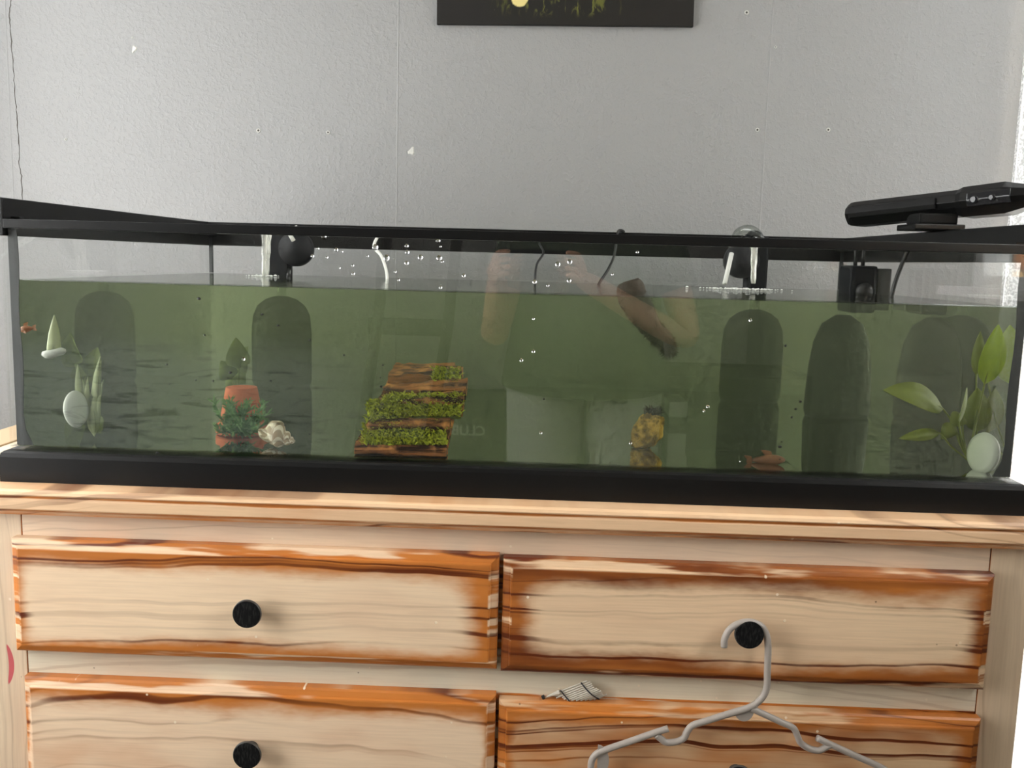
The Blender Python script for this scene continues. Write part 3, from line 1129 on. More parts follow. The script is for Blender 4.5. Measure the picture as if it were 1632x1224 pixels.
def plank(parent, pL, pR, h, dpt, seed, tilt=0.0, name='bark_slat', ext=.0):
    """a rough strip of bark from pL to pR (front top edge), height h, depth dpt going back"""
    pL, pR = Vector(pL), Vector(pR)
    m = MB()
    n = 22
    rings = []
    for i in range(n + 1):
        t = i / n
        p = pL.lerp(pR, t)
        ring = []
        prof = [(0, -h), (-.002, -h * .7), (.001, -h * .45), (-.0015, -h * .2), (.0, 0), (dpt * .35, .002 + tilt * .35), (dpt * .7, .001 + tilt * .7), (dpt, tilt), (dpt, tilt - h * .9)]
        for j, (dy, dz) in enumerate(prof):
            q = Vector((p.x, p.y + dy, p.z + dz))
            nn = noise.noise_vector(Vector((t * 2.0 + seed * 3.1, j * 1.7, seed))) * .0035 + noise.noise_vector(Vector((t * 9 + seed, j * 4.1, seed * 2))) * .0022
            q += Vector((nn.x * .5, nn.y, nn.z))
            q.z = max(q.z, FZ + .0006)
            q.y = max(q.y, .0085)
            ring.append(q)
        rings.append(ring)
    m.loft(rings)
    o = m.build(name, 'bark', parent)
    smooth_angle(o, .9)
    return o


br = thing('bark_ramp', at(640, 735, .02), 'brown bark ramp with bright green moss standing at the front glass', 'tank ornament')
L_ = [  # px left,right, py top edge, Y, height, depth, tilt
    (565, 711, 709, 714, .012, .022, .020, .002),
    (586, 716, 676, 674, .030, .020, .022, .004),
    (600, 738, 641, 632, .055, .022, .026, .006),
    (610, 742, 622, 616, .085, .018, .030, .006),
    (618, 735, 600, 597, .125, .020, .035, .006),
    (626, 722, 588, 587, .165, .016, .03, .004)]
for k, (xa, xb, ya, yb, Y, h, dp, tl) in enumerate(L_):
    plank(br, at(xa, ya, Y), at(xb, yb, Y), h * 1.15, dp, k * 1.9 + .4, tl)
# two side strings that carry the slats
for (xa, ya, Ya, xb, yb, Yb) in ((577, 718, .025, 632, 595, .17), (704, 722, .025, 728, 597, .17)):
    a, b = at(xa, ya, Ya), at(xb, yb, Yb)
    a.z = max(a.z, .016)
    MB().tube([a, (a + b) / 2 + Vector((0, 0, -.004)), b], [.0085, .0085, .007], 8).build('bark_string', 'bark', br)


def tufts(parent, cells, n, length, mat, name, width=.0011, seed=1, spread=.8, up=(0, -.35, 1)):
    rnd = random.Random(seed)
    m = MB()
    for _ in range(n):
        (x0, x1, y0, y1, Y0, Y1) = rnd.choice(cells)
        t = rnd.random()
        p = at(x0 + (x1 - x0) * rnd.random(), y0 + (y1 - y0) * t, Y0 + (Y1 - Y0) * t)
        d = (Vector(up) + Vector((rnd.uniform(-1, 1), rnd.uniform(-1, 1), rnd.uniform(-.6, .6))) * spread).normalized()
        l = length * rnd.uniform(.5, 1.2)
        s = d.orthogonal().normalized()
        s = (Matrix.Rotation(rnd.random() * 6.28, 3, d) @ s) * width * rnd.uniform(.6, 1.2)
        q = p + d * l * .55 + Vector((0, 0, -.1 * l))
        e = p + d * l + Vector((0, 0, -.35 * l))
        for v_ in (p, q, e):
            v_.y = max(v_.y, .0105)
            v_.z = max(v_.z, FZ + .0004)
        b = len(m.v)
        m.v += [tuple(p - s), tuple(p + s), tuple(q + s), tuple(q - s), tuple(e)]
        m.f += [(b, b + 1, b + 2, b + 3), (b + 3, b + 2, b + 4)]
    o = m.build(name, mat, parent)
    o['kind'] = 'stuff'
    return o


def cushion(parent, x0, x1, y0, y1, Y0, Y1, seed, mat='moss_dark'):
    """a low mound of moss"""
    m = MB()
    nu, nv = 14, 8
    for j in range(nv + 1):
        for i in range(nu + 1):
            u, v = i / nu, j / nv
            p = at(x0 + (x1 - x0) * u, y1 + (y0 - y1) * v, Y0 + (Y1 - Y0) * v)
            e = math.sin(math.pi * u) ** .4 * math.sin(math.pi * v) ** .4
            nn = noise.noise(Vector((u * 5, v * 4, seed)))
            p += Vector((0, -.3, 1)) * (.0065 * e * (1 + .6 * nn) - .003)
            p.y = max(p.y, .0095)
            p.z = max(p.z, FZ + .0004)
            m.v.append(tuple(p))
    for j in range(nv):
        for i in range(nu):
            a = j * (nu + 1) + i
            m.f.append((a, a + 1, a + nu + 2, a + nu + 1))
    return m.build('moss_cushion', mat, parent, smooth=True)


mc = [(578, 712, 676, 710, .040, .014), (585, 650, 640, 690, .06, .03), (612, 735, 630, 664, .066, .045), (690, 732, 588, 612, .135, .11)]
for k, (a, b, c, d, e, f_) in enumerate(mc):
    cushion(br, a, b, c, d, f_, e, k * 3.3)
    # cells run top->bottom as (py0..py1, Y0..Y1)
    tufts(br, [(a, b, c, d, e, f_)], (1800, 1100, 2200, 500)[k], .0115, 'moss', 'moss', .0009, seed=k + 3)

# terracotta pot, upside down, with a fine green plant round it
pb = at(386, 705, .13)
pb.z = FZ
pt = thing('terracotta_pot', pb, 'small orange terracotta pot standing upside down beside the patterned shell', 'pot')
MB().lathe([(.0335, 0), (.0350, .002), (.0350, .012), (.0305, .0135), (.0290, .018), (.0215, .060), (.0205, .0635), (.012, .064), (.006, .061)], 'z', pb, 36).build('pot_body', 'terracotta', pt)
smooth_angle(pt.children[0], .5)
fn = thing('water_plant', at(383, 690, .10), 'bushy fine-leaved green plant wrapped round the terracotta pot', 'plant')
rnd = random.Random(5)
m = MB()
mst = MB()
for k in range(26):
    base = at(rnd.uniform(365, 405), rnd.uniform(690, 704), rnd.uniform(.07, .10))
    tip = at(rnd.uniform(338, 428), rnd.uniform(640, 690), rnd.uniform(.05, .11))
    base.z = max(base.z, FZ + .003)
    path = smooth_path([base, (base + tip) / 2 + Vector((0, -.008, rnd.uniform(0, .008))), tip], 6)
    mst.tube(path, .0008, 5)
    for i in range(1, len(path)):
        for q in range(4):
            d = Vector((rnd.uniform(-1, 1), rnd.uniform(-1, .6), rnd.uniform(-.2, .9))).normalized() + (path[i] - path[i - 1]).normalized() * .8
            m.leaf(path[i], path[i] + d.normalized() * rnd.uniform(.007, .012), .0024, Vector((0, -1, .6)), .001, 2, .0002)
mst.build('stems', 'fern', fn)
o = m.build('leaves', 'fern', fn)
o['kind'] = 'stuff'

# pale hazy plant behind the pot
hp = thing('water_plant', at(378, 640, .30), 'hazy yellow-green plant rising behind the terracotta pot', 'plant')
b0 = at(378, 640, .44)
b0.z = FZ
for k, (tx, ty, wd) in enumerate(((376, 538, .040), (395, 552, .032), (352, 575, .034), (392, 590, .03), (362, 600, .028), (372, 560, .03))):
    tip = at(tx, ty, .42 + .01 * k)
    mid = b0.lerp(tip, .45) + Vector((.004 * (-1) ** k, 0, .004))
    MB().tube([b0, mid], .0013, 6).build('stem', 'leaf_olive', hp)
    MB().leaf(mid, tip, wd, Vector((.3 * (-1) ** k, -1, .3)), .006, 8).build('leaf', 'leaf_olive', hp, smooth=True)

# sea shell, a low spiral
def shell():
    c0 = at(441, 712, .034)
    m = MB()
    turns, n, seg = 3.4, 18, 90
    ax = (RT * .92 - UP * .30 + FW * -.15).normalized()
    e1 = ax.cross(Vector((0, -1, .2))).normalized()
    e2 = ax.cross(e1)
    rings, uvs = [], []
    for i in range(seg + 1):
        t = i / seg
        ang = t * turns * 2 * math.pi + .9
        k = math.exp(-2.15 * t)
        R_, r_ = .0085 * k, .0150 * k
        along = -.012 + .036 * (1 - k) / (1 - math.exp(-2.15))
        cen = c0 + ax * along + (e1 * math.cos(ang) + e2 * math.sin(ang)) * R_
        rad = e1 * math.cos(ang) + e2 * math.sin(ang)
        ring = []
        for q in range(n):
            a = 2 * math.pi * q / n
            rr = r_ * (1 + .05 * math.sin(a * 5))
            ring.append(cen + rad * math.cos(a) * rr + ax * math.sin(a) * rr * 1.05)
        rings.append(ring)
    m.loft(rings)
    lo = min(v[2] for v in m.v)
    yl = min(v[1] for v in m.v)
    m.v = [(x, y + max(0, .0085 - yl), z - lo + FZ + .0003) for x, y, z in m.v]
    me = bpy.data.meshes.new('seashell')
    me.from_pydata(m.v, [], m.f)
    uvl = me.uv_layers.new(name='UVMap')
    for poly in me.polygons:
        poly.use_smooth = True
        for li in poly.loop_indices:
            vi = me.loops[li].vertex_index
            uvl.data[li].uv = ((vi // n) / seg, (vi % n) / n)
    return link('seashell', me, 'shell')


tag(shell(), 'cream spiral sea shell with brown scalloped pattern at the front glass', 'shell')


# plants on white suction discs ---------------------------------------------------------
def disc(parent, c, rx, rz, ax, name='white_disc'):
    ax = Vector(ax).normalized()
    e1 = ax.cross(Vector((0, 0, 1))).normalized()
    e2 = e1.cross(ax)
    m = MB()
    n = 28
    rings = []
    for (k, h) in ((.2, -.0065), (.75, -.0055), (.96, -.003), (1, 0), (.96, .003), (.75, .0055), (.2, .0065)):
        rings.append([Vector(c) + (e1 * math.cos(2 * math.pi * i / n) * rx + e2 * math.sin(2 * math.pi * i / n) * rz) * k + ax * h for i in range(n)])
    m.loft(rings)
    m.build(name, 'disc_white', parent, smooth=True)


rp = thing('water_plant', at(1550, 745, .06), 'large-leaved green plant with white disc foot in the right front corner', 'plant')
disc(rp, at(1567, 722, .040), .0225, .0262, (-.90, -.44, .1))
root = at(1543, 735, .060)
root.z = FZ + .008
leafs = [  # base px, tip px, Y, width, material, normal
    ((1569, 612), (1612, 518), .055, .040, 'leaf', (.35, -1, .1), .004),
    ((1503, 652), (1408, 622), .075, .046, 'leaf_olive', (.1, -.6, .75), .010),
    ((1497, 690), (1432, 699), .065, .016, 'leaf_olive', (0, -1, .5), .003),
    ((1528, 674), (1541, 618), .050, .010, 'leaf_pale', (.7, -.8, .2), .002),
    ((1592, 690), (1558, 618), .085, .034, 'leaf_olive', (-.3, -1, .3), .004),
    ((1520, 676), (1500, 700), .070, .020, 'leaf_olive', (0, -1, .6), .004),
    ((1533, 660), (1515, 680), .07, .022, 'leaf_olive', (.2, -1, .7), .004),
    ((1614, 600), (1628, 530), .10, .016, 'leaf_olive', (-.4, -1, 0), .002)]
for k, (bp_, tp_, Y, wd, mt, nr, bd) in enumerate(leafs):
    b_, t_ = at(*bp_, Y), at(*tp_, Y)
    b_.x, t_.x = min(b_.x, .612), min(t_.x, .612)
    mid = root.lerp(b_, .5) + Vector((.004 * math.sin(k * 2), 0, 0))
    MB().tube(smooth_path([root, mid, b_, b_.lerp(t_, .3)], 4), [.0012] * 12 + [.0008], 6).build('stem', 'leaf_olive', rp, smooth=True)
    MB().leaf(b_, t_, wd, nr, bd, 10, .0004, .75).build('leaf', mt, rp, smooth=True)

lp = thing('water_plant', at(118, 690, .045), 'pale strap-leaved plant with white oval foot in the left front corner', 'plant')
disc(lp, at(121, 652, .040), .0155, .0240, (.75, -.65, .1))
rt_ = at(150, 690, .05)
rt_.z = FZ + .004
for k, (tx, ty, bx_, by_) in enumerate(((124, 580, 128, 640), (160, 568, 152, 640), (140, 600, 140, 660), (165, 605, 155, 670), (132, 605, 140, 675), (148, 612, 146, 675), (161, 575, 164, 600))):
    b_, t_ = at(bx_, by_, .05), at(tx, ty, .055)
    MB().leaf(rt_ if k > 3 else b_, t_, .009 if k != 6 else .012, (.2 * (-1) ** k, -1, .1), .004, 7).build('leaf', 'leaf_pale', lp, smooth=True)

cp_ = thing('suction_cup_ornament', at(87, 562, .030), 'pale yellow cone on a white suction disc floating near the left pane', 'tank ornament')
c_ = at(86, 562, .030)
n = 28
m = MB()
m.loft([[c_ + Vector((math.cos(2 * math.pi * k / n) * r, math.sin(2 * math.pi * k / n) * r * .8, h + .002 * math.cos(2 * math.pi * k / n))) for k in range(n)] for r, h in ((.004, -.006), (.011, -.005), (.0150, -.001), (.0140, .003), (.008, .005))])
m.build('suction_disc', 'disc_white', cp_, smooth=True)
m = MB()
m.loft([[c_ + Vector((math.cos(2 * math.pi * k / 16) * r + .002 * h / .04, math.sin(2 * math.pi * k / 16) * r, h)) for k in range(16)] for r, h in ((.0085, .003), (.0080, .012), (.0066, .024), (.0040, .036), (.0014, .045), (.0004, .0475))])
m.build('cone', 'leaf_pale', cp_, smooth=True)


# fish ----------------------------------------------------------------------------------
def fish(name, head, tail, hgt, label, mat, belly):
    head, tail = Vector(head), Vector(tail)
    t = thing(name, (head + tail) / 2, label, 'fish')
    m = MB()
    n = 14
    d = tail - head
    side = d.cross(Vector((0, 0, 1))).normalized()
    up = side.cross(d).normalized()
    rings = []
    for i in range(13):
        s = i / 12
        r = hgt / 2 * (math.sin(math.pi * min(1, s * .93 + .03)) ** .65) * (1 - .45 * s)
        rings.append([head + d * s * .82 + up * math.sin(2 * math.pi * k / n) * r + side * math.cos(2 * math.pi * k / n) * r * .6 for k in range(n)])
    m.loft(rings)
    m.build('body', mat, t, smooth=True)
    p = head + d * .80
    m = MB()
    for s_ in (1, -1):
        m.leaf(p, head + d + up * hgt * .35 * s_, hgt * .4, side, 0, 4, .0003)
    m.build('tail_fin', belly, t)
    MB().leaf(head + d * .30 + up * hgt * .30, head + d * .58 + up * hgt * .75, hgt * .5, side, 0, 4, .0003).build('dorsal_fin', belly, t)
    MB().leaf(head + d * .28 - up * hgt * .2 + side * hgt * .2, head + d * .45 - up * hgt * .5 + side * hgt * .4, hgt * .25, side, 0, 4, .0003).build('pectoral_fin', belly, t)
    for s_ in (1, -1):
        MB().lathe([(hgt * .06, -.0004), (hgt * .05, .0006), (.0002, .0009)], 'y', head + d * .12 + side * hgt * .16 * s_ + up * hgt * .08, 10).build('eye', 'speck', t, smooth=True)
    return t


a, b = at(31, 526, .017), at(58, 522, .017)
fish('goldfish', a , b, .011, 'small orange fish at the left edge of the tank', 'fish_orange', 'fish_orange')
a, b = at(1250, 752, .035), at(1186, 733, .05)
a.z = max(a.z, FZ + .006)
fish('bottom_fish', a, b, .017, 'brown bottom-dwelling fish with pale belly lying by the front glass', 'fish_brown', 'fish_brown')

# driftwood with hair algae --------------------------------------------------------------
dw = thing('driftwood', at(1040, 520, .22), 'dark slanting driftwood covered in hair algae, tip above the water', 'driftwood')
pts = smooth_path([at(1000, 452, .25), at(1008, 470, .245), at(1022, 500, .24), at(1045, 530, .235), at(1062, 548, .23), at(1068, 565, .23)], 5)
rr = []
for i, p in enumerate(pts):
    t = i / (len(pts) - 1)
    rr.append((.0165 + .004 * math.sin(t * 7)) * (1 - max(0, t - .7) * 2.6) + .0015)
m = MB().tube(pts, rr, 16)
m.v = [tuple(Vector(v) + noise.noise_vector(Vector(v) * 90) * .0035) for v in m.v]
m.build('stick', 'driftwood', dw, smooth=True)
rnd = random.Random(11)
m = MB()
for _ in range(1500):
    i = rnd.randrange(6, len(pts) - 1)
    a = rnd.random() * 6.28
    d = Vector((math.cos(a), math.sin(a) * .6 - .2, math.sin(a) + rnd.uniform(-.4, .4))).normalized()
    p = pts[i] + d * rr[i] * .85
    l = rnd.uniform(.003, .010)
    s = d.orthogonal().normalized() * .0007
    e = p + d * l + Vector((0, 0, -.3 * l))
    if e.z > ZW - .001: continue
    b = len(m.v)
    m.v += [tuple(p - s), tuple(p + s), tuple(e)]
    m.f.append((b, b + 1, b + 2))
o = m.build('hair_algae', 'algae_dark', dw)
o['kind'] = 'stuff'

# rock -------------------------------------------------------------------------------------
rb = at(1030, 716, .115)
rb.z = FZ
rk = thing('rock', rb, 'ochre craggy rock standing on the tank floor right of centre', 'rock')
bm = bmesh.new()
bmesh.ops.create_icosphere(bm, subdivisions=4, radius=1)
for v in bm.verts:
    n = v.co.normalized()
    f_ = 1 + .28 * noise.noise(n * 1.7 + Vector((3, 1, 2))) + .16 * noise.noise(n * 4.2) + .08 * noise.noise(n * 10)
    v.co = Vector((n.x * .019 * f_, n.y * .017 * f_, (n.z * .027 * f_)))
    v.co.x += .006 * (v.co.z / .03)
    v.co.z = max(v.co.z, -.022)
me = bpy.data.meshes.new('rock_body')
bm.to_mesh(me)
bm.free()
for p in me.polygons: p.use_smooth = True
link('rock_body', me, 'rock', rk, origin=rb + Vector((0, 0, .0225)))
tufts(rk, [(1026, 1052, 652, 668, .115, .115)], 350, .010, 'algae_dark', 'hair_algae', .0006, seed=21, up=(.5, 0, .8))

# ================================================================== SENSOR BAR ON THE RIM
fc = Vector((.612, .285, .3108))
sb = thing('sensor_bar', fc, 'glossy black motion sensor bar on a square foot on the right rim', 'sensor')
eL, eR = at(1356, 343, .385), at(1645, 312, .215)
ctr = (eL + eR) / 2
xa = (eR - eL).normalized()
up_ = (Vector((0, 0, 1)) - xa * xa.z).normalized()
ya = up_.cross(xa)            # points away from camera
half = (eR - eL).length / 2


def bar_pt(u, y, z): return ctr + xa * u + ya * y + up_ * z


prof = [(-.026, -.008), (-.030, .0), (-.026, .011), (-.014, .0185), (.026, .0185), (.032, .006), (.026, -.0185), (-.016, -.0185)]
m = MB()
rings = []
for u, k in ((-half, .78), (-half + .006, .95), (-half + .012, 1.0), (half * .28, 1.0), (half * .34, 1.16), (half - .030, 1.2), (half - .004, .85), (half, .7)):
    rings.append([bar_pt(u, y * k, z * k) for y, z in prof])
m.loft(rings)
m.build('housing', 'black', sb, bevel=.0008)
m = MB()
m.loft([[bar_pt(u, y, z) for y, z in ((-.0312, -.007), (-.0338, .0), (-.0312, .009), (-.026, .009), (-.026, -.007))] for u in (-half + .010, -half + .014, half * .02, half * .08)])
m.build('grille', 'black_matte', sb, bevel=.001)
m = MB()
m.loft([[bar_pt(u, y, z) for y, z in ((-.0350, -.009), (-.0372, .0), (-.0350, .010), (-.030, .010), (-.030, -.009))] for u in (half * .42, half * .46, half * .80, half * .86)])
m.build('lens_window', 'phone', sb, bevel=.001)
lm = Matrix((xa, ya, up_)).transposed()
for u, r in ((half * .50, .006), (half * .68, .005)):
    MB().lathe([(r, .004), (r, -.0005), (r * .7, -.0012), (r * .2, -.001)], 'y', bar_pt(u, -.0372, .0), 20, lm).build('lens', 'phone', sb, smooth=True)
hz = ctr.z - .0185
MB().box(fc.x - .036, fc.x + .036, fc.y - .034, fc.y + .036, .3108, .3195).build('foot', 'black', sb, bevel=.002)
MB().box(fc.x - .026, fc.x + .030, fc.y - .022, fc.y + .026, .3194, hz + .006).build('neck', 'black_matte', sb, bevel=.003)

# ================================================================== PICTURE
pa = at(696, 38, YB - .012)
pc = at(1105, 42, YB - .012)
pic = thing('picture', ((pa.x + pc.x) / 2, YB, (pa.z + pc.z) / 2), 'dark unframed canvas print on the wall, only its lower edge in view', 'picture')
wd_ = (pc.x - pa.x) / 2
MB().box(-wd_, wd_, -.012, -.0004, 0, .40).build('canvas', 'canvas', pic, bevel=.0008)
pic.children[0].location = (0, 0, 0)
pic.rotation_euler = (0, math.atan2(pa.z - pc.z, pc.x - pa.x), 0)

# ================================================================== HANGER ON THE KNOB
HY = -.0665
hg = thing('clothes_hanger', at(1196, 1000, HY), 'pale grey plastic clothes hanger hooked over the right drawer knob', 'hanger')


def hp_(px, py): return at(px, py, HY)


hook = [(1154, 1031), (1155, 1018), (1163, 1003), (1177, 994), (1195, 991), (1212, 997), (1221, 1010), (1224, 1030), (1223, 1070), (1222, 1095), (1216, 1110), (1204, 1122), (1188, 1130), (1160, 1138)]
MB().tube(smooth_path([hp_(*p) for p in hook], 5), .0040, 12).build('hook', 'hanger', hg, smooth=True)
left = [(1205, 1122), (1190, 1129), (1160, 1138), (1126, 1149), (1104, 1156), (1095, 1166), (1090, 1176), (1078, 1182), (1062, 1183), (1053, 1177), (1046, 1171)]
MB().tube(smooth_path([hp_(*p) for p in left], 5), .0041, 12).build('arm', 'hanger', hg, smooth=True)
left2 = [(1065, 1161), (1040, 1169), (1000, 1183), (965, 1195), (950, 1202), (943, 1213), (942, 1228), (946, 1245), (965, 1250), (1180, 1262), (1400, 1274), (1420, 1268)]
MB().tube(smooth_path([hp_(*p) for p in left2], 5), .0041, 12).build('arm', 'hanger', hg, smooth=True)
right = [(1196, 1128), (1215, 1137), (1245, 1151), (1264, 1160), (1271, 1173), (1276, 1184), (1290, 1193), (1305, 1196), (1316, 1191), (1326, 1186)]
MB().tube(smooth_path([hp_(*p) for p in right], 5), .0039, 12).build('arm', 'hanger', hg, smooth=True)
right2 = [(1302, 1176), (1325, 1187), (1360, 1203), (1400, 1221), (1414, 1230), (1422, 1245), (1420, 1262)]
MB().tube(smooth_path([hp_(*p) for p in right2], 5), .0039, 12).build('arm', 'hanger', hg, smooth=True)
# thin webs: the half-moon tab under the neck and the one in the left bend
c_ = hp_(1186, 1132)
m = MB()
ring = [c_ + Vector((math.cos(a) * .0115, 0, math.sin(a) * .0135)) for a in [math.pi + math.pi * k / 12 for k in range(13)]]
m.loft([[p + Vector((0, -.001, 0)) for p in ring], [p + Vector((0, .001, 0)) for p in ring]])
m.build('tab', 'hanger', hg)
c_ = hp_(952, 1212)
m = MB()
ring = [c_ + Vector((math.cos(a) * .0140, 0, math.sin(a) * .020)) for a in [-math.pi / 2 + math.pi * k / 12 for k in range(13)]]
m.loft([[p + Vector((0, -.001, 0)) for p in ring], [p + Vector((0, .001, 0)) for p in ring]])
m.build('tab', 'hanger', hg)

# ================================================================== BAMBOO ROLL IN THE DRAWER GAP
bz = thing('bamboo_roll', at(915, 1112, -.0365), 'rolled mat of thin pale sticks with black thread above the lower right drawer', 'bamboo mat')
A0, A1 = at(888, 1103, -.0365), at(937, 1084, -.0365)
ax = (A1 - A0).normalized()
dn = Vector((ax.z, 0, -ax.x))      # down across the roll
dn = dn if dn.z < 0 else -dn
ZCUT = -.2810      # rests on the top edge of the drawer front
for k in range(12):
    off = .0011 + k * .0023
    q = math.sin(k / 11 * math.pi)
    a0 = A0 + dn * off + Vector((0, -.0045 * q + .001, 0)) - ax * (.006 if k in (1, 2) else 0) + ax * .002 * k * .55
    a1 = A1 + dn * off + Vector((0, -.0045 * q + .001, 0)) + ax * random.uniform(-.002, .002) + ax * .0012 * k
    if a1.z < ZCUT + .002: continue
    if a0.z < ZCUT: a0 = a0 + (a1 - a0) * ((ZCUT - a0.z) / (a1.z - a0.z))
    MB().tube([a0, a1], .00105, 6).build('stick', 'bamboo', bz)
for f_, nm in ((.12, 0), (.78, 1)):
    b0_ = A0.lerp(A1, f_) - dn * .0008
    pts = [b0_ + dn * (.0285 * k / 10) + ax * (.0125 * k / 10) + Vector((0, -.0062 * math.sin(math.pi * k / 10) - .0012, 0)) for k in range(11)]
    pts = [p for p in pts if p.z > ZCUT + .0005]
    MB().tube(pts, .0009, 6).build('thread', 'cable', bz)
MB().tube([at(866, 1113, -.0365), at(878, 1108, -.0365), at(892, 1103, -.0365)], [.0005, .0018, .0032], 8).build('tip', 'bamboo', bz)
MB().tube([at(864, 1112, -.0370), at(868, 1110, -.0370)], .0026, 8).build('thread', 'cable', bz)

# ================================================================== WHAT THE GLASS REFLECTS
# chair behind the photographer
ch = thing('wooden_chair', (-.42, -1.9, ZF), 'dark wooden high-backed chair mirrored faintly in the front glass', 'chair')
for (x, y, ztop, nm) in ((-.53, -1.88, .42, 'back_post'), (-.30, -1.88, .42, 'back_post')):
    MB().tube([(x - .05, y - .06, ZF), (x - .03, y, -.45), (x + .04, y, .02), (x + .07, y - .06, ztop)], .019, 10).build(nm, 'chair_wood', ch, smooth=True)
MB().tube([(-.485, -1.87, .15), (-.475, -1.9, .42)], .010, 8).build('spindle', 'chair_wood', ch, smooth=True)
for z, h in ((.0, .055), (.36, .05)):
    MB().box(-.52 + z * .1, -.27 + z * .1, -1.90, -1.875, z, z + h).build('back_rail', 'chair_wood', ch, bevel=.004)
MB().box(-.60, -.25, -2.30, -1.90, -.46, -.42).build('seat', 'chair_wood', ch, bevel=.008)
for x in (-.57, -.28):
    MB().tube([(x, -2.26, ZF), (x, -2.25, -.46)], .018, 10).build('leg', 'chair_wood', ch, smooth=True)
# dark box with pale lettering
gb = thing('lettered_box', (-.16, -1.73, ZF), 'dark box with pale lettering mirrored in the front glass', 'box')
MB().box(-.262, -.055, -1.86, -1.60, ZF, -.165).build('carton', 'dark_box', gb, bevel=.003)
tc = bpy.data.curves.new('lettering', 'FONT')
tc.body = 'CLUB'
tc.size = .041
tc.offset = .0011
tc.align_x = 'CENTER'
tc.extrude = .0006
to = bpy.data.objects.new('lettering_curve', tc)
C.objects.link(to)
bpy.context.view_layer.update()
tme = bpy.data.meshes.new_from_object(to.evaluated_get(bpy.context.evaluated_depsgraph_get()))
bpy.data.objects.remove(to)
tl_ = link('lettering', tme, 'pale_print', gb)
tl_.location = Vector((-.163, -1.5992, -.270)) - Vector(gb.location)
tl_.rotation_euler = (math.pi / 2, 0, math.pi)
# dark shelf with a few pale boxes
sh = thing('shelf_unit', (.62, -2.0, ZF), 'dark open shelf unit mirrored at the right in the front glass', 'shelf')
for x in (.45, .93):
    MB().box(x - .01, x + .01, -2.25, -1.92, ZF, -.10).build('upright', 'dark_box', sh)
for z in (-.43, -.12):
    MB().box(.46, .92, -2.25, -1.92, z - .01, z + .008).build('shelf_board', 'dark_box', sh)
MB().box(.46, .92, -2.255, -2.25, ZF, -.10).build('back_board', 'dark_box', sh)
zz = -.4218
for k, h in enumerate((.040, .075, .055, .050)):
    b = MB().box(.478, .545 - .006 * (k % 2), -2.12, -1.93, zz, zz + h).build('pale_box', 'pale_card' if k != 2 else 'dark_box', bevel=.002)
    tag(b, ('cream box at the foot of the stack on the dark shelf', 'large cream box second in the stack on the shelf', 'dark box third in the stack on the shelf', 'cream box topmost of the stack on the shelf')[k], 'box', 'boxes stacked on the dark shelf')
    zz += h + .0005

# houses across the street, seen in the reflected window: a stone wall
hs = struct(MB().box(1.6, 7.2, -5.3, -5.0, ZF - .6, 2.3).build('wall_outside', plain('lime_mortar', lin(190, 176, 150), .9, nscale=30, amt=.15)))
stone_m = [plain('honey_stone', lin(214, 176, 122), .9, nscale=14, amt=.35, bump=.3), plain('brown_stone', lin(168, 118, 84), .9, nscale=14, amt=.35, bump=.3), plain('pale_stone', lin(232, 214, 178), .9, nscale=14, amt=.25, bump=.3)]
smes = []
for k in range(3):
    o = MB().box(-.5, .5, -.5, .5, -.5, .5).build('stone', stone_m[k], hs, bevel=.06, seg=1)
    smes.append(o.data)
    bpy.data.objects.remove(o)
rnd = random.Random(3)
z = -.35
while z < 1.25:
    hgt = rnd.uniform(.13, .19)
    x = 2.0 + rnd.uniform(0, .15)
    while x < 5.0:
        l = rnd.uniform(.16, .36)
        o = link('stone', rnd.choice(smes), None, hs)
        o.location = (x + l / 2, -5.0, z + hgt / 2)
        o.scale = (l - .015, .05, hgt - .015)
        x += l
    z += hgt
struct(MB().box(1.0, 14, -14, 6, ZF - .7, ZF - .6).build('ground_outside', plain('tarmac', lin(120, 118, 114), .9, nscale=60, amt=.2)))


# ================================================================== THE PHOTOGRAPHER (mirrored in the glass)
def skin(name, joints, edges, mat, parent, root=0, sub=2):
    me = bpy.data.meshes.new(name)
    me.from_pydata([j[0] for j in joints], edges, [])
    o = link(name, me, mat, parent)
    md = o.modifiers.new('skin', 'SKIN')
    md.use_smooth_shade = True
    md.branch_smoothing = .6
    for i, j in enumerate(joints):
        r = j[1]
        r = (r, r) if not isinstance(r, tuple) else r
        me.skin_vertices[0].data[i].radius = r
        me.skin_vertices[0].data[i].use_root = (i == root)
    s = o.modifiers.new('subdivision', 'SUBSURF')
    s.levels = s.render_levels = sub
    return o


PX, PY = .17, -1.44
pe = thing('person', (PX, PY, ZF), 'person in dark green t-shirt and grey trousers holding a phone, mirrored in the glass', 'person')
eLw, eRw = (-.085, -1.385, .030), (.450, -1.385, .040)
HD = -.09       # hands and phone sit behind the viewpoint
wLw, wRw = (-.070, -1.175 + HD, .225), (.135, -1.175 + HD, .215)
J = [((PX, PY, .00), (.135, .10)), ((PX, PY, .16), (.125, .09)), ((PX, PY + .01, .32), (.14, .095)), ((PX, PY, .43), (.085, .07)), ((PX, PY + .01, .50), .050),
     ((PX, PY + .03, .57), (.068, .080)), ((PX, PY + .025, .65), (.072, .088)), ((PX, PY + .01, .70), (.050, .062)),
     ((PX - .17, PY, .40), .052), (eLw, .040), (wLw, .027),
     ((PX + .17, PY, .40), .052), (eRw, .040), (wRw, .027),
     ((PX - .10, PY, -.06), .085), ((PX - .11, PY + .01, -.44), .058), ((PX - .11, PY - .01, -.82), .040), ((PX - .115, PY + .13, -.868), .028),
     ((PX + .10, PY, -.06), .085), ((PX + .11, PY + .01, -.44), .058), ((PX + .11, PY - .01, -.82), .040), ((PX + .115, PY + .13, -.868), .028)]
